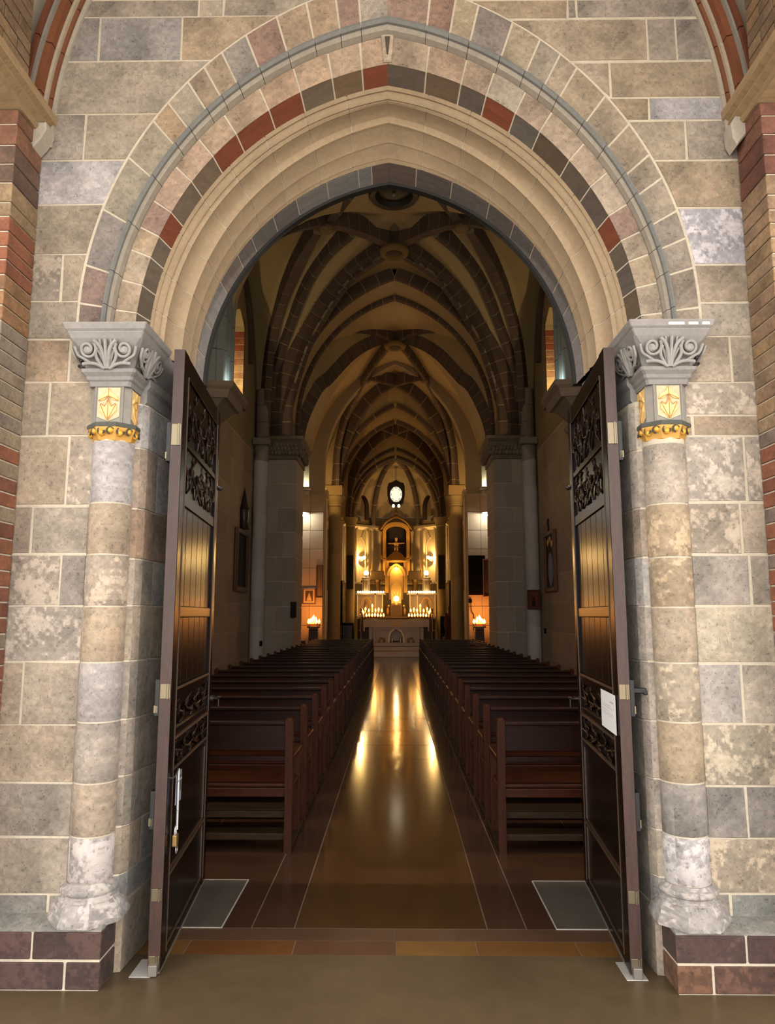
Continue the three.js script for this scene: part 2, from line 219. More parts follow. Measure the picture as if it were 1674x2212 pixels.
    const gc = side < 0 ? ['#8f8b89', '#8a8685', '#8b8785', '#7b706a', '#746a66', '#706a67', '#726a66', '#847f7b', '#85827e', '#828282', '#6b5a52'] : ['#7d7877', '#75706f', '#6b6562', '#6d6663', '#68625e', '#665d59', '#6c6461', '#675c56', '#67574f'];
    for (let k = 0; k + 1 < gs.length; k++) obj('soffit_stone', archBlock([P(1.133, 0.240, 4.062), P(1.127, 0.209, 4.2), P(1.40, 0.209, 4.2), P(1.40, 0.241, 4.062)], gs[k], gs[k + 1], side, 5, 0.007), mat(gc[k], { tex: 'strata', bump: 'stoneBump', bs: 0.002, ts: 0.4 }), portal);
  }
  // keystone at the apex of the second ring, thin dark wedge on its face
  obj('keystone', ext([[-0.034, 4.675], [0.034, 4.675], [0.021, 4.512], [-0.021, 4.512]].reverse(), 0.01, 0.001).translate(0, 0, -3.467), stone('#b3a084'), portal);
  obj('keystone_wedge', ext([[-0.014, 4.662], [0.014, 4.662], [0.004, 4.555], [-0.004, 4.555]].reverse(), 0.004).translate(0, 0, -3.4585), plain('#4a3c33'), portal);
}

// ---------------------------------------------------------------- door jambs
for (const sd of [-1, 1]) {
  const g = thing('portal_jamb', sd < 0 ? 'beige stone jamb behind the left open door leaf' : 'beige stone jamb behind the right open door leaf with the notice', 'jamb');
  const hs = sd < 0 ? [0.30, 0.417, 0.629, 0.855, 1.113, 1.385, 1.649, 1.875, 2.123, 2.429, 2.655] : [0.30, 0.42, 0.625, 0.85, 1.11, 1.385, 1.645, 1.88, 2.12, 2.41, 2.64];
  const cs = sd < 0 ? ['#737674', '#a08f75', '#978c7c', '#968a7b', '#978c7c', '#a5957c', '#a49783', '#a07f5f', '#a5907a', '#b3b0ae', '#a99677'] : ['#7d7c78', '#9c927c', '#9a9082', '#9c9183', '#a09788', '#a39a8b', '#b1aca6', '#a18d78', '#ada192', '#b4aa99', '#a99a82'];
  const fl = (pts) => pts.map(([x, z]) => [sd * x, z]);
  const arc = []; for (let i = 0; i <= 6; i++) { const a = Math.PI * (1 - i / 6) * 0.5 + Math.PI / 2 * 0; arc.push([1.262 + 0.038 * Math.cos(a + Math.PI / 2) * -1, 3.545 - 0.038 * Math.sin(a + Math.PI / 2 - Math.PI / 2)]); }
  const planA = [[1.46, 3.63], [1.305, 3.63], [1.300, 3.545], [1.29, 3.518], [1.262, 3.507], [1.235, 3.516], [1.222, 3.54], [1.213, 3.56], [1.205, 3.69], [1.46, 3.69]];
  const planB = [[1.46, 3.694], [1.205, 3.694], [1.18, 3.9], [1.165, 4.2], [1.46, 4.2]];
  const whole = [...planA.slice(0, -1), [1.18, 3.9], [1.165, 4.2], [1.46, 4.2]];
  const up = (plan, y0, y1) => { let p = fl(plan).map(([x, z]) => [x, z]); if (THREE.ShapeUtils.isClockWise(p.map((q) => new THREE.Vector2(...q)))) p = p.reverse(); return ext(p, y1 - y0, 0.003).rotateX(-Math.PI / 2).translate(0, y0, 0); };
  obj('mortar_bed', up(whole.map(([x, z]) => [x + 0.005, z]), 0, 2.66), mortar, g);
  obj('base_stone', up([[1.46, 3.63], [1.31, 3.63], [1.31, 3.50], [1.212, 3.52], [1.203, 3.70], [1.165, 4.2], [1.46, 4.2]], 0.0, 0.297), stone(sd < 0 ? '#9c8b6f' : '#a0917a'), g);
  for (let k = 0; k + 1 < hs.length; k++) { const a = hs[k] + 0.003, b = hs[k + 1] - 0.003; if ([1, 6, 8].includes(k)) { obj('stone', up(planA, a, b), stone(cs[k]), g); obj('stone', up(planB, a, b), stone(k === 8 ? '#a9a7a8' : '#aaa49a'), g); } else obj('stone', up(whole, a, b), stone(cs[k]), g); }
  // impost moulding running back along the jamb
  const sec = [[1.218, 2.66], [1.205, 2.68], [1.205, 2.74], [1.190, 2.76], [1.190, 2.80], [1.20, 2.81], [1.178, 2.86], [1.170, 2.90], [1.178, 2.91], [1.165, 2.95], [1.165, 2.985], [1.46, 2.985], [1.46, 2.66]];
  const rings = [3.56, 4.2].map((d) => sec.map(([x, y]) => V(sd * (x + 0.03 - (d - 3.5) * 0.05), y, -d)));
  obj('impost', loft(rings), fine('#9a9592'), g);
}

// ---------------------------------------------------------------- brick plinths under the columns
for (const sd of [-1, 1]) {
  const g = thing('plinth', sd < 0 ? 'dark brown brick plinth under the left portal column' : 'dark red-brown brick plinth under the right portal column', 'plinth');
  const b = (x0, x1, y0, y1, d0, d1, h) => obj('brick', box(sd * x0, sd * x1, y0 + 0.003, y1 - 0.003, -d0, -d1, 0.007), mat(h, { tex: 'lime', bump: 'stoneBump', bs: 0.004, rough: 0.9, ts: 0.6 }), g);
  obj('mortar_bed', box(sd * 1.246, sd * 1.795, 0, 0.236, -3.356, -3.70), mortar, g);
  const c = sd < 0 ? ['#4c3731', '#503a34', '#4b3630', '#49342e', '#5a4b46', '#4a352f', '#4f3932'] : ['#533d36', '#503a34', '#5c4034', '#6b4a35', '#4b3630', '#4a352f', '#533c34'];
  b(1.24, 1.54, 0.122, 0.24, 3.35, 3.52, c[0]); b(1.548, 1.74, 0.122, 0.24, 3.35, 3.6, c[1]); b(1.748, 1.80, 0.122, 0.24, 3.35, 3.6, c[2]);
  b(1.24, 1.39, 0, 0.118, 3.35, 3.6, c[3]); b(1.40, 1.70, 0, 0.118, 3.35, 3.6, c[2]); b(1.71, 1.80, 0, 0.118, 3.35, 3.6, c[6]);
  b(1.235, 1.5, 0.122, 0.26, 3.526, 3.715, c[5]); b(1.235, 1.5, 0, 0.118, 3.606, 3.70, c[4]);
  // sloping stone ledge between plinth and wall
  const sec = [[3.352, 0.238], [3.352, 0.246], [3.47, 0.285], [3.6, 0.285], [3.6, 0.238]];
  obj('ledge', loft([1.243, 1.80].map((x) => sec.map(([d, y]) => V(sd * x, y, -d)))), stone('#7f8179'), g);
}

// ---------------------------------------------------------------- portal columns
for (const sd of [-1, 1]) {
  const g = thing('portal_column', sd < 0 ? 'left portal column with carved grey capital and gilded neck panel' : 'right portal column with carved grey capital and gilded neck panel', 'column', [sd * 1.362, 0.25, -3.5]);
  const Y = -0.25;   // heights below are above the floor
  obj('base', [lathe([[0, 0.25], [0.176, 0.25], [0.178, 0.268], [0.170, 0.285], [0.163, 0.296], [0.160, 0.31], [0.150, 0.328], [0.136, 0.342], [0, 0.346]], 8).rotateY(Math.PI / 8).translate(0, Y, 0), lathe([[0, 0.338], [0.134, 0.340], [0.128, 0.350], [0.121, 0.355], [0.119, 0.363], [0.126, 0.368], [0.131, 0.380], [0.127, 0.394], [0.116, 0.400], [0.105, 0.412], [0, 0.412]], 32).translate(0, Y, 0)], limed('#a9a39a'), g);
  const hs = sd < 0 ? [0.41, 0.609, 0.841, 1.112, 1.383, 1.643, 1.889, 2.138, 2.445] : [0.41, 0.618, 0.849, 1.117, 1.383, 1.638, 1.873, 2.128, 2.425];
  const cs = sd < 0 ? ['*b3aca3', '#a8957a', '#a3988a', '#a8a29e', '#b19b7b', '*b4a48b', '#b09a7a', '#b9b6b4'] : ['*b9b4b0', '#8f8a82', '#ad9673', '*b3a486', '#b3a183', '*ac9670', '*b49d75', '#b8ab98'];
  obj('mortar_core', cyl(0.098, 0.098, 2.04, 0, 0.41 + Y, 0, 28), mortar, g);
  for (let k = 0; k < 8; k++) obj('drum', lathe([[0, hs[k] + 0.004], [0.0985, hs[k] + 0.004], [0.101, hs[k] + 0.008], [0.101, hs[k + 1] - 0.007], [0.0985, hs[k + 1] - 0.003], [0, hs[k + 1] - 0.003]], 32).translate(0, Y, 0), hue(cs[k]), g);
  // gilded collar
  const col = obj('collar', [lathe([[0.09, 2.44], [0.104, 2.445], [0.112, 2.47], [0.125, 2.495], [0.128, 2.51], [0.125, 2.525], [0.10, 2.53], [0, 2.53]], 8).rotateY(Math.PI / 8).translate(0, Y, 0)], gold('#b98a3e', { metal: 0.25, rough: 0.55 }), g); obj('collar_rim', lathe([[0.1, 2.506], [0.13, 2.508], [0.133, 2.52], [0.128, 2.53], [0, 2.532]], 8).rotateY(Math.PI / 8).translate(0, Y, 0), fine('#55564f'), col);
  for (let k = 0; k < 16; k++) { const a = (k + 0.5) / 16 * Math.PI * 2; obj('gilt_leaf', ball(0.017, 0.112 * Math.cos(a), 2.478 + (k % 2) * 0.012 + Y, 0.112 * Math.sin(a), 0.9, 1.0, 0.9, 8), gold('#d09a38', { metal: 0.35, rough: 0.5 }), col); obj('scroll', new THREE.TorusGeometry(0.017, 0.0045, 5, 10, Math.PI * 1.3).rotateZ(k % 2 ? 0.4 : 2.2).rotateY(-a + Math.PI / 2).translate(0.118 * Math.cos(a), 2.488 + Y, 0.118 * Math.sin(a)), fine('#45453f'), col); }
  // chamfered neck block
  const oct = (h, c) => [[h, -(h - c)], [h, h - c], [h - c, h], [-(h - c), h], [-h, h - c], [-h, -(h - c)], [-(h - c), -h], [h - c, -h]];
  const ring = (h, c, y) => oct(h, c).map(([x, z]) => V(x, y + Y, z));
  const neck = obj('neck', loft([ring(0.095, 0.03, 2.525), ring(0.095, 0.03, 2.715)], true, 0.2), fine('#989289'), g);
  obj('neck_frame', [...[-1, 1].flatMap((q) => [tube([[q * 0.066, 2.53 + Y, 0.094], [q * 0.066, 2.715 + Y, 0.094]], 0.006, 2), tube([[-sd * 0.094, 2.53 + Y, q * 0.06], [-sd * 0.094, 2.715 + Y, q * 0.06]], 0.006, 2)])], fine('#8f8a84'), neck);
  const leafFlat = (pts) => ext(pts, 0.008, 0.002);
  const gm = gold('#dcb978', { metal: 0.1, rough: 0.6 }), gl = gold('#a8763a', { metal: 0.15, rough: 0.6 }), gp = fine('#d2c19c');
  for (const rot of [0, -sd * Math.PI / 2]) {
    const T0 = (q) => q.translate(0, 2.622 + Y, 0.095).rotateY(rot);
    obj('gilt_panel', T0(ext([[-0.055, -0.062], [0, -0.085], [0.055, -0.062], [0.055, 0.085], [-0.055, 0.085]], 0.004, 0.001)), rot ? gm : gp, neck);
    obj('gilt_leaves', [ [[0, -0.078], [0.042, -0.03], [0.036, 0.004], [0.016, -0.012], [0, 0.03], [-0.016, -0.012], [-0.036, 0.004], [-0.042, -0.03]], [[0, 0.042], [0.022, 0.022], [0.05, 0.016], [0.04, 0.042], [0.012, 0.06], [0, 0.082], [-0.012, 0.06], [-0.04, 0.042], [-0.05, 0.016], [-0.022, 0.022]] ].map((p) => T0(leafFlat(p).translate(0, 0, 0.003))), gm, neck);
    obj('leaf_vein', [[[0, -0.08], [0, -0.01], [0, 0.08]], [[0, -0.078], [0.02, -0.04], [0.038, 0.0]], [[0, -0.078], [-0.02, -0.04], [-0.038, 0.0]], [[0, 0.042], [0.025, 0.03], [0.048, 0.018]], [[0, 0.042], [-0.025, 0.03], [-0.048, 0.018]], [[0, 0.03], [0.016, -0.01], [0.036, 0.004]], [[0, 0.03], [-0.016, -0.01], [-0.036, 0.004]]].map((l) => T0(tube(l.map(([x, y]) => [x, y, 0.011]), 0.0022, 6, 5))), gl, neck);
  }
  // capital: stepped necking, bell with foliage, abacus
  const cx = -0.03 * sd * -1, sh = (r) => r.map((w) => w.add(V(cx * 0, 0, 0)));
  const cap = obj('capital', [loft([ring(0.102, 0.012, 2.712), ring(0.106, 0.01, 2.735), ring(0.114, 0.01, 2.742), ring(0.118, 0.01, 2.758), ring(0.134, 0.01, 2.775), ring(0.136, 0.01, 2.792), ring(0.118, 0.02, 2.794)], true, 0.35), loft([ring(0.118, 0.02, 2.79), ring(0.13, 0.02, 2.84), ring(0.15, 0.02, 2.89), ring(0.176, 0.012, 2.926), ring(0.178, 0.01, 2.932)], true, 0.5)], fine('#8f8a86'), g);
  const fm = fine('#a09b96');
  for (const rot of [0, -sd * Math.PI / 2, sd * Math.PI / 2]) {
    const F = (q) => q.translate(0, 2.79 + Y, 0.128).rotateY(rot), lean = (y) => 0.34 * y;
    for (const q of [-1, 1]) {
      const sp = []; for (let i = 0; i <= 26; i++) { const a = i / 26 * Math.PI * 3.4, r = 0.043 * (1 - i / 30); sp.push([q * (0.088 + r * Math.cos(a + 2.4)), 0.088 + r * Math.sin(a + 2.4), lean(0.088 + r * Math.sin(a + 2.4)) + 0.012]); }
      obj('volute', F(tube([[q * 0.008, 0.004, 0.004], [q * 0.022, 0.05, 0.02], ...sp], 0.0075, 60, 6)), fm, cap);
      obj('bud', F(ball(0.026, q * 0.09, 0.088, lean(0.088), 1, 0.9, 0.7, 12)), fm, cap);
      obj('acanthus_leaf', [[[0.004, 0], [0.012, 0.06], [0.03, 0.105], [0.056, 0.128]], [[0.01, 0], [0.05, 0.02], [0.085, 0.024], [0.118, 0.02]], [[0.016, 0.0], [0.045, 0.045], [0.05, 0.07], [0.04, 0.095]], [[0.07, 0.02], [0.11, 0.045], [0.135, 0.06], [0.15, 0.1]]].map((l, i) => F(tube(l.map(([x, y]) => [q * x, y, lean(y) + 0.012]), 0.0105 - i * 0.001, 12, 5).scale(1, 1, 1))), fm, cap);
    }
    obj('stem', F(merge([tube([[0, 0, 0.01], [0, 0.06, 0.036], [0, 0.135, 0.056]], 0.0085, 8, 6), tube([[0.004, 0, 0.01], [0.02, 0.07, 0.034], [0.028, 0.135, 0.052]], 0.006, 8, 5), tube([[-0.004, 0, 0.01], [-0.02, 0.07, 0.034], [-0.028, 0.135, 0.052]], 0.006, 8, 5)])), fm, cap);
  }
  const ab = obj('abacus', [loft([ring(0.172, 0.005, 2.928), ring(0.178, 0.005, 2.944), ring(0.186, 0.005, 2.958), ring(0.186, 0.005, 2.963), ring(0.196, 0.005, 2.972), ring(0.204, 0.005, 2.996), ring(0.204, 0.005, 3.002)], true, 0.3)], fine('#98938e'), g);
  ab.position.x = cap.position.x = 0;
  if (sd > 0) obj('paint_spill', [[0.02, 0.08, 0], [0.1, 0.05, 0.004], [0.16, 0.04, 0]].map(([x, w]) => box(x - w / 2, x + w / 2, 2.974 + Y, 2.996 + Y, 0.19, 0.2015, 0.004)), plain('#d9d4cc'), ab);
}

// ---------------------------------------------------------------- porch: brick piers, imposts, side walls, wall rib, vault
const redTones = ['#844526', '#7c3f20', '#8b4f2d', '#743d25', '#874c2d'];
function pierHue(sd, y) { const j = rnd(); if (sd < 0) return y > 3.86 ? '#82543a' : y > 3.62 ? '#634738' : y > 3.46 ? '#957a5a' : y > 3.17 ? pick(['#8f5230', '#8a4b2b', '#834b30']) : y > 2.92 ? pick(['#9d744a', '#986e47']) : y > 2.45 ? pick(['#8d7d69', '#94826a', '#8b7d70']) : j < 0.12 ? '#95836c' : pick(redTones); return y > 3.84 ? '#774632' : y > 3.58 ? '#6b3424' : y > 3.42 ? '#97785a' : y > 3.36 ? '#80492f' : y > 2.45 ? pick(['#97775a', '#9a8062', '#93785c', '#9b7c58']) : j < 0.15 ? '#7d6a62' : pick(redTones); }
for (const sd of [-1, 1]) {
  const g = thing('porch_pier', sd < 0 ? 'banded brick pier at the left edge of the porch' : 'banded brick pier at the right edge of the porch', 'pier');
  obj('mortar_core', box(sd * 1.812, sd * 2.5, 0, 4.06, -3.206, -3.446), mortar, g);
  let y = 0, k = 0;
  while (y < 4.02) { const h = Math.min(y > 3.55 ? rr(0.095, 0.115) : rr(0.066, 0.078), 4.06 - y), q = k % 2 ? 0.24 : 0.12, c = pierHue(sd, y); obj('brick', box(sd * 1.803, sd * (1.803 + q), y + 0.004, y + h - 0.004, -3.198, -3.444, 0.005), brk(c), g); obj('brick', box(sd * (1.812 + q), sd * 2.5, y + 0.004, y + h - 0.004, -3.199, -3.444, 0.005), brk(pierHue(sd, y)), g); y += h; k++; }
  const im = thing('porch_impost', sd < 0 ? 'tan stone impost moulding above the left brick pier' : 'tan stone impost moulding above the right brick pier', 'moulding');
  const sec = [[1.79, 4.058], [1.778, 4.075], [1.785, 4.095], [1.76, 4.115], [1.765, 4.135], [1.74, 4.150], [1.735, 4.19], [1.75, 4.20], [2.5, 4.20], [2.5, 4.058]];
  obj('moulding', loft([2.2, 2.75, 3.452].map((d) => sec.map(([x, yy]) => V(sd * x, yy, -d)))), mat('#a98d68', { tex: 'strata', ts: 0.5, rough: 0.9 }), im);
  obj('coping', loft([2.2, 3.45].map((d) => [[1.745, 4.2], [1.765, 4.225], [2.5, 4.225], [2.5, 4.2]].map(([x, yy]) => V(sd * x, yy, -d)))), fine('#77767a'), im);
  const w = struct(sd < 0 ? 'wall_porch_left' : 'wall_porch_right', sd < 0 ? 'brown brick wall above the left porch impost' : 'brown brick wall above the right porch impost');
  obj('mortar_bed', box(sd * 1.788, sd * 2.5, 4.225, 7.2, -3.215, 0.4), mortar, w);
  obj('brick_field', box(sd * 1.78, sd * 1.80, 5.1, 7.1, -3.218, 0.4), stone('#80684b'), w);
  y = 4.228; k = 0;
  while (y < 5.08) { const h = 0.068; let d = 3.22, odd = k % 2; while (d > 2.25) { const l = odd ? 0.12 : 0.24; odd = 0; obj('brick', box(sd * 1.777, sd * 1.83, y + 0.0035, y + h - 0.0035, -d + 0.0035, -(d - l) - 0.0035, 0.004), brk(pick(['#806448', '#7c6249', '#866a4b', '#775c43', '#836342'])), w); d -= l; } y += h; k++; }
}
{
  const rib = thing('porch_rib', 'wall rib of the porch vault in red brick and cream stone bands', 'rib');
  const q = (a, b, d0, d1) => [[a, d1], [a, d0], [b, d0], [b, d1]].map(([s, d]) => ({ s, c: 0.75, d }));
  for (const side of [-1, 1]) for (const [nm, a, b, d, h] of [['cream_fillet', 1.752, 1.772, 3.435, '#b5aa98'], ['brick', 1.772, 1.79, 3.42, '#7c4a2c'], ['cream_band', 1.79, 1.806, 3.40, '#b3a58f'], ['brick', 1.806, 1.842, 3.36, '#7e4726'], ['grey_fillet', 1.842, 1.854, 3.335, '#8e897f'], ['brick', 1.854, 1.88, 3.315, '#6e381f']])
    for (let k = 0; k < 12; k++) obj(nm, archBlock(q(a, b, d, 3.45), k / 12, (k + 1) / 12, side, 4, nm === 'brick' ? 0.006 : 0.0008, 4.02), fine(h), rib);
  const mr = []; for (const side of [-1, 1]) mr.push(archBlock(q(1.775, 1.878, 3.44, 3.45), 0, 1, side, 20, 0, 4.02));
  obj('mortar_core', mr, mortar, rib);
  for (const sd of [-1, 1]) { const c = thing('rib_corbel', sd < 0 ? 'small pale stone corbel under the left end of the porch wall rib' : 'small pale stone corbel under the right end of the porch wall rib', 'corbel'); obj('block', ext([[-0.03, 0.1], [0.045, 0.1], [0.05, 0.06], [0.02, 0], [-0.03, -0.06], [-0.05, -0.02], [-0.055, 0.06]], 0.1, 0.008).translate(sd * 1.79, 4.0, -3.445), fine('#b5aa9c'), c); }
  const ceil = struct('ceiling', 'white plaster vault of the porch');
  const cv = []; const line = (off) => { const o = []; for (let i = 0; i <= 20; i++) { const p = archPt({ s: 1.9 + off, c: 0.75, d: 0 }, i / 20, -1, 4.23); o.push([p.x, p.y]); } for (let i = 19; i >= 0; i--) { const p = archPt({ s: 1.9 + off, c: 0.75, d: 0 }, i / 20, 1, 4.23); o.push([p.x, p.y]); } return o; };
  obj('vault', ext([...line(0), ...line(0.25).reverse()], 3.8).translate(0, 0, -3.44), plain('#c9bda9'), ceil);
}

// ---------------------------------------------------------------- floor
{ const court = struct('courtyard', 'pale sunlit paving of the court in front of the porch'); for (const [a, b, c, d] of [[-40, 40, 1.2, 45], [-40, -3.2, -3.45, 1.2], [3.2, 40, -3.45, 1.2]]) obj('paving', box(a, b, -0.3, -0.01, c, d), mat('#c6c1b8', { rough: 0.9 }), court); }
const floor = struct('floor', 'polished brown stone floor of porch and nave');
{
  const gloss = { tex: 'floor', ts: 1.6, rough: 0.2, spec: 0.5 };
  const aisle = mat('#4f3822', { ...gloss, rough: 0.12 }), side = mat('#452f22', { ...gloss, rough: 0.17 });
  obj('grout_bed', box(-4.4, 4.4, -0.3, -0.0015, -3.7, -39), plain('#6f5e4a'), floor);
  obj('porch_paving', box(-3.2, 3.2, -0.3, 0, 1.2, -3.7), mat('#5e4f3b', { ...gloss, rough: 0.33 }), floor);
  const goldc = ['#73512b', '#6b4526', '#5f4230', '#76552c', '#6f4c29'], xs = [-1.3, -0.98, -0.46, 0.04, 0.43, 0.92, 1.3];
  for (let k = 0; k + 1 < xs.length; k++) obj('tile', box(xs[k] + 0.003, xs[k + 1] - 0.003, -0.04, 0, -3.703, -3.852), mat(goldc[k % 5], { ...gloss, rough: 0.3 }), floor);
  for (const [a, b] of [[-1.3, 0.03], [0.03, 1.3]]) obj('tile', box(a + 0.002, b - 0.002, -0.04, 0, -3.857, -3.993), mat('#5b4435', { ...gloss, rough: 0.3 }), floor);
  let z = 4.0; const len = [0.9, 1.1, 1.25, 1.2]; let k = 0;
  while (z < 28.6) { const l = Math.min(len[k % 4], 28.7 - z); { const sl = obj('aisle_slab', box(-0.485, 0.505, -0.04, 0, -l / 2 + 0.001, l / 2 - 0.001), aisle, floor); sl.position.z = -z - l / 2; sl.rotation.set(rr(-0.0016, 0.0016), 0, rr(-0.0006, 0.0006)); } z += l; k++; }
  for (const [a, b] of [[-0.710, -0.489], [0.509, 0.710]]) { z = 4.0; k = 0; while (z < 28.6) { const l = Math.min(0.62, 28.7 - z); obj('border_tile', box(a + 0.0025, b - 0.0025, -0.04, 0, -z - 0.002, -z - l + 0.002), side, floor); z += l; } }
  for (const sd of [-1, 1]) { z = 3.998; k = 0; for (const l of [0.35, 0.34, 0.22, 0.24, 0.3, 0.4, 0.6]) { let x = 0.712; while (x < 2.6) { const w = k < 2 && x < 0.9 ? 0.16 : 0.62; if (!(k < 2 && x > 0.86 && x < 1.25)) obj('tile', box(sd * (x + 0.002), sd * (x + w - 0.002), -0.04, 0, -z - 0.002, -z - l + 0.002), side, floor); x += w; } z += l; k++; }
    obj('side_paving', box(sd * 0.712, sd * 3.5, -0.04, 0, -z, -28.7), side, floor); }
  for (const sd of [-1, 1]) { const m = thing('door_mat', sd < 0 ? 'grey floor mat with pale edge strip inside the left door' : 'grey floor mat with pale edge strip inside the right door', 'mat'); obj('mat', box(sd * 0.868, sd * 1.24, -0.03, 0.003, -3.998, -4.674), mat('#544d45', { tex: 'floor', rough: 0.6, ts: 0.4 }), m); obj('edge_strip', [box(sd * 0.862, sd * 0.868, -0.03, 0.004, -3.994, -4.68), box(sd * 0.862, sd * 1.24, -0.03, 0.004, -3.993, -3.998), box(sd * 0.862, sd * 1.24, -0.03, 0.004, -4.674, -4.68)], plain('#a9a196'), m); }
}

// ---------------------------------------------------------------- open door leaves
for (const sd of [-1, 1]) {
  const near = sd < 0 ? -1.054 : 1.114, far = sd < 0 ? -1.156 : 1.206, Ld = 1.166, inn = sd < 0 ? 1 : -1;
  const g = struct(sd < 0 ? 'door_1' : 'door_2', sd < 0 ? 'dark brown panelled door leaf swung open on the left' : 'dark brown panelled door leaf swung open on the right, notice taped on', [near, 0, -3.5]);
  g.userData.category = 'door';
  g.rotation.y = Math.atan2(Math.sqrt(Ld * Ld - (far - near) ** 2), far - near);
  const dk = mat('#170d0a', { tex: 'wood', rough: 0.26, ts: 0.6, grain: true, spec: 0.28 }), edge = mat('#442a20', { tex: 'wood', rough: 0.5, ts: 0.6, grain: true }), bead = wood('#5e4837', { rough: 0.45 });  // edge lighter than the leaf: the daylight falling on it is in the colour
  const H = 2.94, u0 = 0.115, u1 = 1.065, th = 0.055;
  obj('stile', box(0.002, u0, 0.012, H, -th / 2, th / 2, 0.004), dk, g); obj('stile', box(u1, Ld, 0.012, H, -th / 2, th / 2, 0.004), dk, g);
  obj('edge_strip', box(-0.002, 0.004, 0.012, H - 0.002, -th / 2 + 0.001, th / 2 - 0.001), edge, g);
  for (const [a, b] of [[2.83, 2.94], [2.47, 2.50], [2.16, 2.22], [1.593, 1.647], [1.198, 1.246], [1.002, 1.053], [0.818, 0.866], [0.36, 0.39], [0.012, 0.05]]) obj('rail', box(u0, u1, a, b, -th / 2 + 0.004, th / 2 - 0.004, 0.003), dk, g);
  for (const [a, b] of [[0.39, 0.818], [0.05, 0.36]]) obj('panel', box(u0, u1, a, b, -0.012, 0.012), dk, g);
  for (const [a, b] of [[1.647, 2.16], [1.246, 1.593]]) { for (let k = 0; k < 6; k++) { const w = (u1 - u0) / 6; obj('plank', box(u0 + k * w + 0.003, u0 + (k + 1) * w - 0.003, a, b, -0.013, 0.013, 0.003), dk, g); } obj('plank_backing', box(u0, u1, a, b, -0.009, 0.009), mat('#5a4a40', { rough: 0.5 }), g); }
  const zi = inn * 0.016;
  for (const [a, b] of [[0.39, 0.818], [0.05, 0.36]]) obj('bead', [box(u0, u0 + 0.008, a, b, zi - 0.004, zi + 0.004), box(u1 - 0.008, u1, a, b, zi - 0.004, zi + 0.004), box(u0, u1, a, a + 0.008, zi - 0.004, zi + 0.004)], bead, g);
  for (const y of [0.866, 0.388, 1.246, 1.01]) obj('bead', box(u0, u1, y - 0.006, y + 0.006, inn * 0.024, inn * 0.031), bead, g);
  obj('bead', [box(u0 - 0.006, u0, 0.05, 2.83, inn * 0.026, inn * 0.031), box(u1, u1 + 0.006, 0.05, 2.83, inn * 0.026, inn * 0.031)], bead, g);
  // carved foliage panels
  for (const [a, b, n] of [[2.50, 2.83, 5], [2.22, 2.47, 5], [1.053, 1.198, 4], [0.866, 1.002, 4]]) {
    const bg = obj('carved_panel', box(u0, u1, a, b, -0.012, 0.012), dk, g), cm = mat('#281812', { tex: 'wood', rough: 0.34, ts: 0.3, spec: 0.6 });
    for (let k = 0; k < n; k++) {
      const c = lerp(u0, u1, (k + 0.5) / n), w = (u1 - u0) / n * 0.45, h = b - a, l = [];
      for (let i = 0; i <= 6; i++) l.push([c + w * Math.sin(i / 6 * Math.PI * 2 + k) * 0.8, lerp(a + 0.015, b - 0.015, i / 6), inn * (0.018 + 0.006 * Math.sin(i))]);
      obj('vine', [tube(l, 0.007, 22, 5), tube([l[2], [c + w, lerp(a, b, 0.45), inn * 0.022], [c + w * 0.6, lerp(a, b, 0.62), inn * 0.024]], 0.005, 10, 5), tube([l[4], [c - w, lerp(a, b, 0.6), inn * 0.022], [c - w * 0.5, lerp(a, b, 0.4), inn * 0.024]], 0.005, 10, 5)], cm, bg);
      for (let j = 0; j < 3; j++) { const q = l[1 + j * 2], s = Math.min(0.045, h * 0.22), an = rr(0, 6.28); obj('leaf', [0, 0.9, -0.9].map((d) => ball(s * 0.62, 0, s * 0.5, 0, 0.36, 0.95, 0.22, 8).rotateZ(an + d).translate(q[0], q[1], q[2] + inn * 0.003)), cm, bg); }
    }
  }
  // edge hardware: brass plates and black lock cases
  const brass = gold('#766b57', { metal: 0.8, rough: 0.35 }), blk = mat('#1c1a1b', { rough: 0.45, metal: 0.3 });
  for (const [y, h] of [[2.44, 0.11], [1.21, 0.07], [0.31, 0.055], [0.03, 0.05]]) obj('hinge_plate', [box(-0.006, -0.001, y, y + h, -th / 2 + 0.004, th / 2 - 0.004, 0.002), cyl(0.006, 0.006, h, -0.006, y, 0.012, 8)], brass, g);
  for (const [y, h] of [[2.36, 0.2], [1.13, 0.17], [0.62, 0.17]]) { const lc = obj('lock_case', [box(0.004, 0.075, y, y + h, -inn * (th / 2), -inn * (th / 2 + 0.022), 0.003)], blk, g); obj('latch', box(0.004, 0.03, y + 0.012, y + 0.05, -inn * (th / 2 + 0.004), -inn * (th / 2 + 0.026), 0.003), brass, lc); }
  if (sd > 0) obj('lever_handle', [box(0.03, 0.055, 1.235, 1.26, -inn * (th / 2 + 0.02), -inn * (th / 2 + 0.085), 0.005), box(0.03, 0.055, 1.228, 1.25, -inn * (th / 2 + 0.07), -inn * (th / 2 + 0.09), 0.005)], blk, g);
  obj('inner_handle', [cyl(0.02, 0.02, 0.02, 0, 0, 0, 12).rotateX(Math.PI / 2).translate(1.115, 1.09, inn * 0.03), tube([[1.115, 1.09, inn * 0.03], [1.115, 1.09, inn * 0.075]], 0.009, 4, 8), tube([[1.09, 1.095, inn * 0.07], [1.15, 1.092, inn * 0.078], [1.21, 1.085, inn * 0.07]], 0.009, 8, 8), tube([[1.19, 1.085, inn * 0.07], [1.192, 1.03, inn * 0.07]], 0.005, 4, 6)], mat('#45413e', { metal: 0.7, rough: 0.4 }), g);
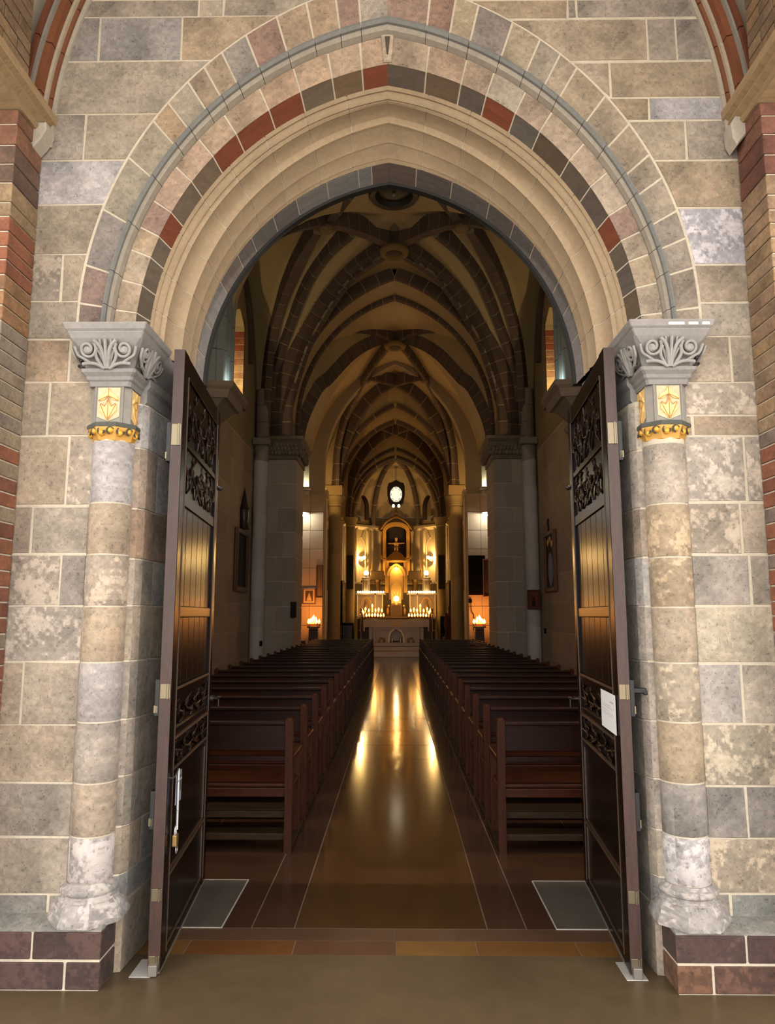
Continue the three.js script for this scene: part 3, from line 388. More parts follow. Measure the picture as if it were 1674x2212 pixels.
  obj('door_stop', [tube([[Ld, 2.435, 0], [Ld + 0.035, 2.435, inn * 0.03]], 0.006, 4, 8), ball(0.018, Ld + 0.035, 2.435, inn * 0.035, 1, 1, 1, 10)], mat('#141212', { rough: 0.5 }), g);
  obj('floor_pivot', [box(-0.03, 0.0, 0.002, 0.05, -0.02, 0.02, 0.004), box(0.0, Ld, 0.0035, 0.012, inn * 0.018, inn * 0.027)], mat('#7d756c', { metal: 0.5, rough: 0.5 }), g);
  const pl = thing('floor_plate', sd < 0 ? 'pale metal floor plate at the foot of the left door' : 'pale metal floor plate at the foot of the right door', 'plate'); obj('plate', box(sd * 1.06, sd * 1.155, 0.0005, 0.004, -3.47, -3.64, 0.001), mat('#a9a5a0', { rough: 0.5, metal: 0.2 }), pl);
  const W = (u, y, w) => V(u, y, w).applyAxisAngle(V(0, 1, 0), g.rotation.y).add(g.position);
  if (sd > 0) {
    const n = document.createElement('canvas'); n.width = 256; n.height = 192; const c = n.getContext('2d'); c.fillStyle = '#dcdad8'; c.fillRect(0, 0, 256, 192); c.fillStyle = '#8b8a8c';
    c.fillRect(165, 42, 60, 5); for (const [x, y, w] of [[22, 66, 150], [22, 76, 200], [22, 92, 120], [22, 104, 205], [22, 114, 180]]) for (let i = 0; i < w; i += 9) c.fillRect(x + i, y, 3 + (i * 7 % 5), 3);
    const t = new THREE.CanvasTexture(n); t.colorSpace = THREE.SRGBColorSpace;
    const p = new THREE.Mesh(new THREE.BoxGeometry(0.34, 0.185, 0.0015), new THREE.MeshStandardMaterial({ map: t, roughness: 0.8 })); p.name = numbered('notice'); p.castShadow = p.receiveShadow = true;
    p.position.copy(W(0.215, 1.13, inn * 0.0335)); p.rotation.y = g.rotation.y + Math.PI; tag(p, 'white paper notice with grey text taped to the right door', 'notice'); scene.add(p);
  } else {
    const k = thing('lock_tag', 'clear plastic tag hanging from the left door handle plate', 'tag', W(0.11, 0.70, 0.045).toArray(), g.rotation.y);
    obj('sleeve', box(0, 0.12, 0, 0.145, -0.002, 0.002), mat('#8a8c96', { rough: 0.25 }), k); obj('card', box(0.03, 0.1, 0.05, 0.125, 0.002, 0.003), plain('#3a3a40'), k); obj('rod', [tube([[0.0, 0.17, 0.01], [0.0, -0.11, 0.012]], 0.006, 4, 8), tube([[-0.04, 0.115, 0.012], [0.06, 0.115, 0.012]], 0.004, 3, 6), tube([[-0.03, -0.02, 0.012], [0.02, -0.02, 0.012]], 0.003, 3, 6)], mat('#c9c9cd', { rough: 0.3, metal: 0.5 }), k); obj('chain', tube([[0, 0.17, 0.01], [-0.06, 0.14, 0], [-0.1, 0.15, -0.02]], 0.004, 8, 6), mat('#6a625c', { metal: 0.7, rough: 0.4 }), k);
    const pd = thing('padlock', 'brass padlock hanging below the clear tag on the left door', 'padlock', W(0.11, 0.515, 0.05).toArray(), g.rotation.y); obj('body', box(-0.022, 0.026, 0, 0.055, -0.012, 0.012, 0.006), gold('#a98c55', { rough: 0.3 }), pd); obj('shackle', tube([[-0.012, 0.05, 0], [-0.012, 0.075, 0], [0.002, 0.09, 0], [0.016, 0.075, 0], [0.016, 0.05, 0]], 0.0045, 14, 8), mat('#d0d0d0', { metal: 0.8, rough: 0.25 }), pd); obj('key_ring', new THREE.TorusGeometry(0.018, 0.0025, 6, 16).translate(0.01, -0.018, 0.006), mat('#bbbbbb', { metal: 0.8, rough: 0.3 }), pd);
  }
}

// ---------------------------------------------------------------- church shell
const Pl = (h) => plain(h, { ts: 2.2 });
{
  const inner = struct('wall_entrance', 'inner face of the entrance wall around the portal');
  const o = [[-4.4, -0.3], [-1.3, -0.3], [-1.3, Y0]]; for (let i = 0; i <= 16; i++) { const p = archPt({ s: 1.3, c: 0.25, d: 0 }, i / 16, -1); o.push([p.x, p.y]); } for (let i = 15; i >= 0; i--) { const p = archPt({ s: 1.3, c: 0.25, d: 0 }, i / 16, 1); o.push([p.x, p.y]); } o.push([1.3, Y0], [1.3, -0.3], [4.4, -0.3], [4.4, 11.2], [-4.4, 11.2]);
  obj('wall_body', ext(o, 0.5).translate(0, 0, -4.45), Pl('#8d7a60'), inner);
  const tr = struct('trim_1', 'thin black frame inside the portal arch');
  for (const side of [-1, 1]) obj('arch_frame', archBlock([{ s: 1.13, c: 0.209, d: 4.2 }, { s: 1.112, c: 0.209, d: 4.203 }, { s: 1.112, c: 0.209, d: 4.25 }, { s: 1.2, c: 0.209, d: 4.25 }, { s: 1.2, c: 0.209, d: 4.203 }], 0, 1, side, 24), mat('#0d0b0a', { rough: 0.7 }), tr);
  const roof = struct('roof', 'roof slab over the nave'); obj('roof_slab', box(-4.5, 4.5, 10.9, 11.2, -3.95, -39.5), Pl('#777777'), roof);
  const pr = struct('porch_roof', 'roof slab over the porch'); obj('roof_slab', box(-2.6, 2.6, 6.75, 7.2, 0.4, -3.95), Pl('#777777'), pr);
}
// unseen fill lamps added on the inner entrance wall to brighten the nave
for (const sd of [-1, 1]) { const l = thing('entrance_fill_lamp', sd < 0 ? 'added white fill lamp on the inner entrance wall left of the door' : 'added white fill lamp on the inner entrance wall right of the door', 'lamp', [sd * 2.4, 4.3, -4.62]); obj('bracket', box(-0.03, 0.03, -0.05, 0.05, 0.0, 0.17), mat('#777777', { metal: 0.5 }), l); obj('globe', ball(0.14, 0, 0, -0.08, 1, 1, 1, 14), mat('#ffffff', { glow: '#fff2e0', gi: 5 }), l); const p = new THREE.PointLight('#ffeedd', 20); p.position.set(0, 0, -0.08); p.castShadow = true; l.add(p); }
for (const sd of [-1, 1]) {
  const w = struct(sd < 0 ? 'wall_left' : 'wall_right', sd < 0 ? 'left nave wall of large warm grey ashlar blocks' : 'right nave wall of large warm grey ashlar blocks');
  obj('mortar_bed', box(sd * 3.506, sd * 4.3, -0.3, 5.62, -4.2, -24.8), plain('#d0c2ac'), w);
  obj('near_wall', box(sd * 3.5, sd * 3.52, 0, 5.6, -4.45, -10.6), plain('#b09a82'), w);
  for (let r = 0; r < 9; r++) { let d = 10.6 + (r % 2 ? -0.5 : 0); while (d < 17.6) { const l = rr(1.05, 1.35), a = Math.max(10.6, d), b = Math.min(17.6, d + l); if (b - a > 0.05) obj('stone', box(sd * 3.5, sd * 3.56, r * 0.622 + 0.006, (r + 1) * 0.622 - 0.006, -a - 0.006, -b + 0.006, 0.006), plain(pick(['#b09a82', '#b5a087', '#a9947d', '#b29c84'])), w); d += l; } }
  // plastered upper wall with the slit window
  const hole = [[14.95, 6.35], [16.12, 6.35], [16.12, 8.0], [16.0, 8.28], [15.54, 8.5], [15.07, 8.28], [14.95, 8.0]];
  const up = ext([[4.2, 5.62], [24.8, 5.62], [24.8, 10.9], [4.2, 10.9]], 0.8, 0, [hole]).rotateY(Math.PI / 2).translate(sd < 0 ? -4.3 : 3.5, 0, 0);
  obj('upper_wall', up, plain('#9a8a68'), w);
  const win = struct(sd < 0 ? 'window_1' : 'window_2', sd < 0 ? 'slit window in the left nave wall with striped red and cream brick reveal' : 'slit window in the right nave wall with striped red and cream brick reveal');
  obj('pane', box(sd * 4.2, sd * 4.24, 6.3, 8.6, -14.8, -16.3), mat('#20262a', { rough: 0.2 }), win);
  const st = ['#c9a878', '#d1b283', '#c9a878', '#cbb08a', '#b98a6a', '#c4a27a', '#a8765a', '#b98a6c', '#9c4a2c', '#a35a38', '#98452a', '#a04a2e', '#93422a'];
  st.forEach((h, k) => obj('brick', box(sd * 3.5, sd * 4.2, 6.36 + k * 0.165 + 0.006, 6.36 + (k + 1) * 0.165 - 0.006, -16.05, -16.13, 0.006), brk(h), win));
  obj('mortar_bed', box(sd * 3.505, sd * 4.2, 6.36, 8.5, -16.056, -16.13), plain('#d8ccb0'), win);
  obj('sill', box(sd * 3.42, sd * 4.2, 6.28, 6.36, -14.9, -16.2, 0.01), fine('#8d8577'), win);
  // pointed stone surround
  for (const s2 of [-1, 1]) { const m = obj('surround', archBlock([{ s: 1.05, c: 0.9, d: 0 }, { s: 1.18, c: 0.9, d: 0 }, { s: 1.18, c: 0.9, d: 0.12 }, { s: 1.05, c: 0.9, d: 0.1 }], 0, 1, s2, 10, 0, 0), fine('#594b3c'), win); m.geometry.rotateY(sd * Math.PI / 2).translate(sd * 3.5, 7.6, -15.5); }
  const lampN = thing('niche_uplight', sd < 0 ? 'warm uplight on the sill of the left slit window' : 'warm uplight on the sill of the right slit window', 'lamp', [sd * 3.85, 6.36, -15.3]);
  obj('housing', cyl(0.07, 0.06, 0.08, 0, 0, 0, 14), mat('#1a1a1a'), lampN); obj('lens', cyl(0.055, 0.055, 0.01, 0, 0.08, 0, 14), mat('#fff2d8', { glow: '#ffe2b0', gi: 6 }), lampN);
  const pl = new THREE.PointLight('#ffdca0', 5.5); pl.position.set(0, 0.16, 0); pl.castShadow = true; lampN.add(pl);
  // springer shaft on a carved corbel between the first two bays
  const cb = thing('wall_corbel', sd < 0 ? 'carved corbel carrying grey wall shafts high on the left nave wall' : 'carved corbel carrying grey wall shafts high on the right nave wall', 'corbel', [sd * 3.5, 0, -12.1]);
  const cs = (w2, p, y) => [V(0, y, w2), V(-sd * p, y, w2 * 0.85), V(-sd * p, y, -w2 * 0.85), V(0, y, -w2)];
  const bell = obj('bell', loft([cs(0.06, 0.08, 4.5), cs(0.2, 0.22, 4.72), cs(0.36, 0.42, 4.95), cs(0.5, 0.6, 5.15), cs(0.55, 0.66, 5.2)], true, 0.4), fine('#7d705e'), cb);
  for (let k = 0; k < 16; k++) obj('leaf_knob', ball(rr(0.06, 0.1), -sd * rr(0.12, 0.5), 4.6 + k * 0.034, rr(-0.12, 0.12) + (k % 2 ? 1 : -1) * (0.12 + k * 0.018), 1, 0.8, 1, 7), fine('#857763'), bell);
  obj('abacus', loft([cs(0.58, 0.72, 5.2), cs(0.62, 0.76, 5.28), cs(0.62, 0.76, 5.33), cs(0.68, 0.84, 5.38), cs(0.68, 0.84, 5.46)], true, 0.3), fine('#8a7e6c'), cb);
  for (let k = 0; k < 7; k++) { const y = 5.46 + k * 0.62; obj('shaft_block', [rb(0.5, 0.608, 0.9, -sd * 0.25, y + 0.31, 0, 0.01), ...[-0.27, 0.0, 0.27].map((q) => cyl(0.14, 0.14, 0.608, -sd * 0.5, y + 0.006, q, 14))], plain('#828a87'), cb); }
  const la = thing('corbel_uplight', sd < 0 ? 'cool white uplight on the left carved corbel' : 'cool white uplight on the right carved corbel', 'lamp', [sd * 2.74, 5.46, -11.95]);
  obj('housing', cyl(0.05, 0.045, 0.05, 0, 0, 0, 12), mat('#1a1a1a'), la); obj('lens', cyl(0.04, 0.04, 0.008, 0, 0.05, 0, 12), mat('#eef8f4', { glow: '#d8f4ea', gi: 6 }), la);
  const pa = new THREE.PointLight('#dcece6', 0.55); pa.position.set(0, 0.09, 0.04); pa.castShadow = true; la.add(pa);
}
// ---------------------------------------------------------------- nave piers
const ash = ['#978d84', '#9d938a', '#918880', '#a0968c'];
for (const sd of [-1, 1]) {
  const g = thing('nave_pier', sd < 0 ? 'massive ashlar nave pier with foliate capital on the left' : 'massive ashlar nave pier with foliate capital on the right', 'pier');
  obj('mortar_core', box(sd * 2.452, sd * 3.49, 0, 5.5, -17.572, -18.98), plain('#c4b9aa'), g);
  for (let r = 0; r < 9; r++) { const y = r * 0.605, a = y + 0.006, b = y + 0.599, s = r % 2 ? 2.72 : 2.9; obj('stone', box(sd * 2.44, sd * (s - 0.006), a, b, -17.56, -18.99, 0.02), plain(pick(ash)), g); obj('stone', box(sd * s, sd * 3.2, a, b, -17.56, -18.9, 0.01), plain(pick(ash)), g); }
  const sh = obj('wall_shaft_core', cyl(0.165, 0.165, 5.4, sd * 3.31, 0, -17.5, 18), plain('#c4b9aa'), g);
  for (let r = 0; r < 8; r++) obj('shaft_drum', [cyl(0.175, 0.175, 0.66, sd * 3.31, r * 0.675 + 0.005, -17.5, 20), box(sd * 3.16, sd * 3.49, r * 0.675 + 0.005, r * 0.675 + 0.665, -17.5, -17.6)], plain(pick(['#bcb8b5', '#b4b0ad', '#c1bdb8'])), sh);
  const R = (e, y) => [V(sd * (2.44 - e), y, -17.56 + e), V(sd * 3.2, y, -17.56 + e), V(sd * 3.2, y, -18.99 - e), V(sd * (2.44 - e), y, -18.99 - e)];
  const cap = obj('capital', loft([R(0.0, 5.44), R(0.03, 5.46), R(0.02, 5.5), R(0.06, 5.7), R(0.14, 5.86), R(0.12, 5.88), R(0.18, 5.93), R(0.18, 6.0)], true, 0.3), fine('#756a5c'), g);
  for (let k = 0; k < 26; k++) { const t = k / 25, z = -17.5 - t * 1.5; obj('leaf_knob', ball(rr(0.05, 0.085), sd * 2.36, 5.62 + (k % 3) * 0.1, z, 1, 1.2, 1, 7), fine('#7c7162'), cap); obj('leaf_knob', ball(rr(0.04, 0.07), sd * lerp(2.42, 3.15, t), 5.6 + (k % 3) * 0.1, -17.47, 1, 1.2, 1, 7), fine('#7c7162'), cap); }
  obj('shaft_capital', [lathe([[0.165, 5.36], [0.185, 5.4], [0.172, 5.44], [0.18, 5.6], [0.188, 5.75]], 16, sd * 3.30, 0, -17.5), box(sd * 3.06, sd * 3.49, 5.75, 5.93, -17.2, -17.75, 0.03)], fine('#9a928a'), g);
  // springer above the capital
  obj('springer', box(sd * 2.66, sd * 3.49, 6.0, 7.3, -17.75, -18.85), plain('#7d6c56'), g);
  for (let r = 0; r < 3; r++) obj('springer_shaft', cyl(0.17, 0.17, 0.42, sd * 3.3, 5.94 + r * 0.43, -17.55, 14), plain('#8d8070'), g);
}
// warm uplights hidden on the far side of the nave piers and behind the chancel opening: they gild the rib edges beyond
for (const sd of [-1, 1]) for (const [x, y, d, w, lab] of [[2.75, 6.0, 19.14, 5, 'warm uplight on the far side of the capital of the SIDE nave pier'], [2.52, 6.0, 25.3, 6, 'warm uplight on top of the SIDE chancel pilaster']]) {
  const l = thing('pier_uplight', lab.replace('SIDE', sd < 0 ? 'left' : 'right'), 'lamp', [sd * x, y, -d]);
  obj('housing', cyl(0.06, 0.05, 0.07, 0, 0, 0, 12), mat('#1a1a1a'), l); obj('lens', cyl(0.05, 0.05, 0.01, 0, 0.07, 0, 12), mat('#fff0d0', { glow: '#ffd89a', gi: 4 }), l);
  const p = new THREE.PointLight('#ffcf8a', w); p.position.set(0, 0.14, 0); p.castShadow = true; l.add(p);
}
// ---------------------------------------------------------------- nave vault, transverse arches, ribs
const vault = struct('vault', 'tall ribbed nave vault in ochre plaster');
// height of a pointed two-centred arch at distance x from its axis
const hA = (x, top, s, y1 = 6.6) => { const r = top - y1, c = (r * r - s * s) / (2 * s), R = s + c, q = Math.min(s, Math.abs(x)) + c; return y1 + Math.sqrt(Math.max(0, R * R - q * q)); };
function cells(d0, d1, half, dc, db, top, s, name, m, nx = 56, nz = 30) {
  const hB = (d) => hA((d - dc) / db * s, top - 0.02, s), pos = [], P = (i, j) => { const x = lerp(-half, half, i / nx), d = lerp(d0, d1, j / nz); return V(x, Math.max(hA(x, top, s), db ? hB(d) : 0), -d); };
  for (let i = 0; i < nx; i++) for (let j = 0; j < nz; j++) { const a = P(i, j), b = P(i + 1, j), c = P(i + 1, j + 1), d = P(i, j + 1); for (const v of [a, b, c, a, c, d]) pos.push(v.x, v.y, v.z); }
  const g = new THREE.BufferGeometry(); g.setAttribute('position', new THREE.Float32BufferAttribute(pos, 3)); g.computeVertexNormals(); obj(name, toCreasedNormals(g, 0.5), m, vault);
}
const web = plain('#a8946c', { ts: 3 }), web2 = plain('#b39c6c', { ts: 3 });
cells(4.4, 12.3, 3.5, 8.4, 3.8, 10.52, 2.92, 'vault_cell', web, 40, 12);
cells(12.3, 17.7, 3.5, 15.1, 2.6, 10.52, 2.92, 'vault_cell', web, 120, 80);
cells(18.85, 24.5, 3.5, 21.75, 2.8, 10.52, 2.92, 'vault_cell', web, 120, 80);
cells(24.5, 26.95, 2.9, 28, 0, 10.42, 2.75, 'vault_cell', web, 40, 6);
cells(26.95, 32.2, 2.9, 28, 0, 9.9, 2.5, 'vault_cell', web2, 40, 12);
const joint = plain('#94876e'), ribTone = [plain('#54443a'), plain('#59493d'), plain('#4f4036')];
function halfArc(s, top, d, y1, y0, sd) { const o = [[sd * s, y0, d]]; for (let i = 14; i >= 0; i--) { const x = Math.sin(i / 14 * Math.PI / 2) * s; o.push([sd * x, hA(x, top, s, y1), d]); } return o; }
const sec = (w, h) => [[-w, h], [-w, 0.05], [-w * 0.6, 0], [w * 0.6, 0], [w, 0.05], [w, h]];
const secOff = (a, b, lo, h) => [[a, h], [a, lo], [b, lo], [b, h]];
const spandrel = (pts, w, n0, n1, m) => obj('spandrel', ribGeo(ribFrames(pts, 24).out, [[-w, n0], [w, n0], [w, n1], [-w, n1]], 0, 24), m, vault);
for (const sd of [-1, 1]) {
  const f = (l) => l.map(([x, y, d]) => [sd * -x, y, d]);
  // wide transverse arch: pair of dark ribs with a plastered soffit between
  addRib(vault, 'transverse_rib', halfArc(2.58, 10.22, 17.66, 6.6, 6.0, sd), sec(0.1, 0.3), ribTone, joint, 0.42);
  addRib(vault, 'transverse_rib', halfArc(2.54, 10.22, 18.88, 6.8, 6.0, sd), sec(0.13, 0.3), ribTone, joint, 0.34);
  obj('soffit', ribGeo(ribFrames(halfArc(2.66, 10.32, 18.28, 6.7, 6.0, sd), 30).out, [[-0.62, 0], [0.62, 0], [0.62, 0.3], [-0.62, 0.3]], 0, 30), web, vault);
  // first bay
  const R1 = f([[-2.72, 6.0, 17.62], [-2.68, 6.6, 17.6], [-2.53, 7.25, 17.55], [-2.37, 7.75, 17.45], [-2.15, 8.3, 17.3], [-1.83, 8.82, 17.1], [-1.44, 9.3, 16.8], [-0.99, 9.72, 16.5], [-0.23, 10.05, 16.1]]);
  addRib(vault, 'diagonal_rib', R1, secOff(sd < 0 ? 0.0 : -0.2, sd < 0 ? 0.2 : 0.0, 0.08, 0.7), ribTone, joint, 0.32);
  addRib(vault, 'diagonal_rib', R1, secOff(sd < 0 ? -0.14 : 0.0, sd < 0 ? 0.0 : 0.14, 0, 0.7), ribTone, joint, 0.32);
  const R2 = f([[-3.18, 6.0, 17.5], [-3.17, 6.62, 17.45], [-3.13, 7.48, 17.35], [-3.06, 8.04, 17.2], [-2.95, 8.56, 17.0], [-2.76, 9.0, 16.7], [-2.49, 9.35, 16.2], [-2.19, 9.6, 15.6], [-1.65, 9.76, 14.6]]);
  addRib(vault, 'cross_rib', R2, secOff(-0.08, 0.1, 0, 0.4), ribTone, joint, 0.3);
  addRib(vault, 'cross_rib', f([[-3.05, 6.9, 17.5], [-2.98, 7.5, 17.44], [-2.78, 8.12, 17.3], [-2.5, 8.72, 17.0], [-2.28, 9.1, 16.7], [-1.97, 9.52, 16.3], [-1.5, 9.86, 15.8], [-0.94, 10.02, 15.2]]), sec(0.08, 0.4), ribTone, joint, 0.36);
  addRib(vault, 'diagonal_rib', f([[0, 10.15, 16], [-0.7, 10.1, 15.25], [-1.45, 9.88, 14.5], [-2.3, 9.05, 13.5], [-3.0, 7.6, 12.7], [-3.2, 6.4, 12.5]]), secOff(-0.11, 0.11, 0, 0.5), ribTone, joint, 0.3);
  addRib(vault, 'ridge_rib', f([[-1.45, 9.88, 14.5], [-0.7, 10.12, 13.4], [0, 10.2, 12.7]]), secOff(-0.1, 0.1, 0, 0.4), ribTone, joint, 0.5);
  obj('boss', ball(0.17, sd * 1.45, 9.84, -14.5, 1, 0.6, 1, 12), plain('#77633f'), vault);
  // second bay
  const N2 = f([[-2.58, 6.0, 19.05], [-2.45, 6.8, 19.15], [-2.08, 7.76, 19.4], [-1.88, 8.06, 19.7], [-1.65, 8.5, 20.1], [-1.32, 9.08, 20.6], [-0.91, 9.62, 21.2], [-0.28, 10.12, 21.8]]);
  addRib(vault, 'diagonal_rib', N2, secOff(-0.12, 0.12, 0, 0.36), ribTone, joint, 0.26);
  spandrel(N2, 0.1, 0.36, 1.0, web);
  addRib(vault, 'diagonal_rib', f([[0, 10.15, 22], [-0.9, 10.08, 20.9], [-1.9, 9.5, 19.9], [-2.4, 9.0, 19.2]]), sec(0.09, 0.4), ribTone, joint, 0.5);
  addRib(vault, 'diagonal_rib', f([[-2.16, 6.05, 26.6], [-2.14, 6.9, 26.55], [-2.1, 7.67, 26.4], [-1.84, 8.59, 25.9], [-1.48, 9.17, 25.2], [-1.05, 9.68, 24.3], [-0.7, 9.87, 23.4], [-0.2, 10.08, 22.2]]), sec(0.07, 0.45), ribTone, joint, 0.6);
  addRib(vault, 'ridge_rib', f([[-1.05, 9.76, 24.3], [-0.5, 9.86, 25.0], [0, 9.9, 25.5]]), sec(0.07, 0.45), ribTone, joint, 0.6);
  addRib(vault, 'cross_rib', f([[-2.12, 6.05, 26.8], [-2.05, 6.9, 26.8], [-1.84, 7.74, 26.7], [-1.48, 8.57, 26.5], [-1.03, 9.26, 26.2], [-0.44, 9.73, 25.8], [0, 9.88, 25.5]]), sec(0.065, 0.45), ribTone, joint, 0.6);
  obj('boss', ball(0.15, sd * 1.02, 9.72, -24.35, 1, 0.6, 1, 10), plain('#6b5838'), vault);
  // chancel arches
  addRib(vault, 'transverse_rib', halfArc(2.08, 9.55, 26.95, 6.4, 6.0, sd), sec(0.09, 0.16), ribTone, joint, 0.8); spandrel(halfArc(2.08, 9.55, 27.0, 6.4, 6.0, sd), 0.06, 0.14, 1.05, web);
  addRib(vault, 'transverse_rib', halfArc(2.1, 9.28, 28.4, 6.4, 6.0, sd), sec(0.1, 0.16), ribTone, joint, 0.9); spandrel(halfArc(2.1, 9.28, 28.42, 6.4, 6.0, sd), 0.08, 0.14, 0.75, web2);
  addRib(vault, 'cross_rib', f([[-2.0, 6.05, 31.9], [-1.9, 7.2, 31.8], [-1.4, 8.4, 31.4], [-0.7, 9.05, 30.8], [0, 9.25, 30.2], [0.7, 9.3, 29.4], [1.2, 9.1, 28.8]]), sec(0.06, 0.5), ribTone, joint, 0.8);
  addRib(vault, 'transverse_rib', halfArc(2.08, 9.0, 32.0, 6.2, 5.95, sd), sec(0.09, 0.16), ribTone, joint, 0.9); spandrel(halfArc(2.08, 9.0, 32.05, 6.2, 5.95, sd), 0.08, 0.14, 1.1, web2);
  addRib(vault, 'transverse_rib', halfArc(2.04, 8.74, 32.5, 6.1, 5.95, sd), sec(0.1, 0.16), ribTone, joint, 0.9); spandrel(halfArc(2.04, 8.74, 32.48, 6.1, 5.95, sd), 0.08, 0.14, 1.1, web2);
}
for (const [y0, y1, d] of [[9.68, 10.6, 26.97], [9.4, 9.98, 28.42], [9.12, 9.98, 32.05], [8.86, 9.95, 32.48]]) obj('key_block', box(-0.3, 0.3, y0, y1, -d - 0.055, -d + 0.055), web2, vault);
for (const [y, d, r] of [[10.1, 16, 0.27], [10.1, 22, 0.27]]) { obj('boss', new THREE.TorusGeometry(r, 0.09, 8, 20).rotateX(Math.PI / 2).translate(0, y, -d), plain('#7d6538'), vault); obj('boss', lathe([[0, -0.06], [0.12, -0.05], [0.2, 0.02], [0.24, 0.15], [0, 0.3]], 16, 0, y, -d), plain('#4a3826'), vault); }
const vent = thing('ceiling_vent', 'round dark grated opening in the nave vault above the entrance', 'vent', [0, 10.35, -14.0]);
obj('rim', lathe([[0.36, 0.02], [0.4, -0.08], [0.5, -0.1], [0.53, -0.04], [0.5, 0.05]], 24), mat('#1d1712', { rough: 0.6 }), vent); obj('grate', lathe([[0, -0.03], [0.2, -0.02], [0.38, 0.03], [0, 0.05]], 24), mat('#17120e', { rough: 0.6 }), vent); obj('lamp_knob', ball(0.04, 0, -0.05, 0.02, 1, 1, 1, 8), mat('#7d756a', { rough: 0.4 }), vent);

// ---------------------------------------------------------------- pews
{
  const L = { '-1': 1.74, 1: 1.68 }, n = 23;
  const pw = wood('#2a1208', { rough: 0.45, spec: 0.3 }), pl = wood('#43200d', { rough: 0.42, spec: 0.35 }), pk = wood('#392918', { rough: 0.6, spec: 0.3 });
  const ords = ['', 'first', 'second', 'third', 'fourth', 'fifth', 'sixth', 'seventh', 'eighth', 'ninth', 'tenth', 'eleventh', 'twelfth', 'thirteenth', 'fourteenth', 'fifteenth', 'sixteenth', 'seventeenth', 'eighteenth', 'nineteenth', 'twentieth', 'twenty-first', 'twenty-second', 'twenty-third'];
  for (const sd of [-1, 1]) {
    const X = sd < 0 ? -0.675 : 0.735, len = L[sd], g = thing('church_pew', '', 'pew', [X, 0, -5.2], 0, sd < 0 ? 'pews left of the aisle' : 'pews right of the aisle');
    const b = (x0, x1, y0, y1, z0, z1, r = 0.006) => box(sd * x0, sd * x1, y0, y1, z0, z1, r);
    for (const x of [0, len - 0.055]) { obj('post', loft([[0, 0.0], [0.42, 0.0], [0.885, 0.03]].map(([y, z]) => [V(sd * x, y, z + 0.03), V(sd * (x + 0.052), y, z + 0.03), V(sd * (x + 0.052), y, z - 0.03), V(sd * x, y, z - 0.03)]), true, 0.2), pl, g); obj('finial', ball(0.03, sd * (x + 0.026), 0.885, 0.03, 0.95, 0.5, 1, 8), pl, g); obj('front_leg', b(x, x + 0.05, 0, 0.62, -0.42, -0.37), pl, g); obj('arm_rest', b(x - 0.003, x + 0.055, 0.6, 0.635, -0.44, 0.02, 0.01), pl, g); obj('floor_rail', b(x, x + 0.05, 0.002, 0.045, -0.7, 0.03), pk, g); obj('side_rail', b(x + 0.01, x + 0.04, 0.36, 0.43, -0.38, -0.02), pl, g); }
    obj('backrest', b(0.05, len - 0.05, 0.672, 0.85, 0.0, 0.022), pw, g);
    obj('top_rail', b(0.05, len - 0.05, 0.845, 0.875, -0.005, 0.045, 0.01), pw, g);
    obj('book_rail', b(0.05, len - 0.05, 0.598, 0.636, -0.03, 0.012), pw, g);
    obj('seat', b(0.03, len - 0.03, 0.425, 0.45, -0.42, 0.0, 0.008), pl, g);
    obj('seat_apron', b(0.05, len - 0.05, 0.362, 0.422, -0.02, 0.005), pl, g);
    obj('stretcher', b(0.05, len - 0.05, 0.222, 0.268, -0.04, -0.01), pk, g);
    obj('kneeler', b(0.05, len - 0.05, 0.078, 0.122, -0.16, 0.0), pk, g);
    obj('foot_board', b(0.05, len - 0.05, 0.13, 0.15, -0.69, -0.52), pk, g);
    for (let k = 0; k < n; k++) {
      const o = k ? g.clone() : g; if (k) { o.name = numbered('church_pew'); scene.add(o); }
      o.position.z = -5.2 - k * 0.79;
      o.userData = { ...g.userData, label: k === 0 ? `dark wooden pew nearest the entrance, ${sd < 0 ? 'left' : 'right'} of the aisle` : k === n - 1 ? `dark wooden pew nearest the altar, ${sd < 0 ? 'left' : 'right'} of the aisle` : `${ords[k + 1]} dark wooden pew from the entrance, ${sd < 0 ? 'left' : 'right'} of the aisle` };
    }
  }
}

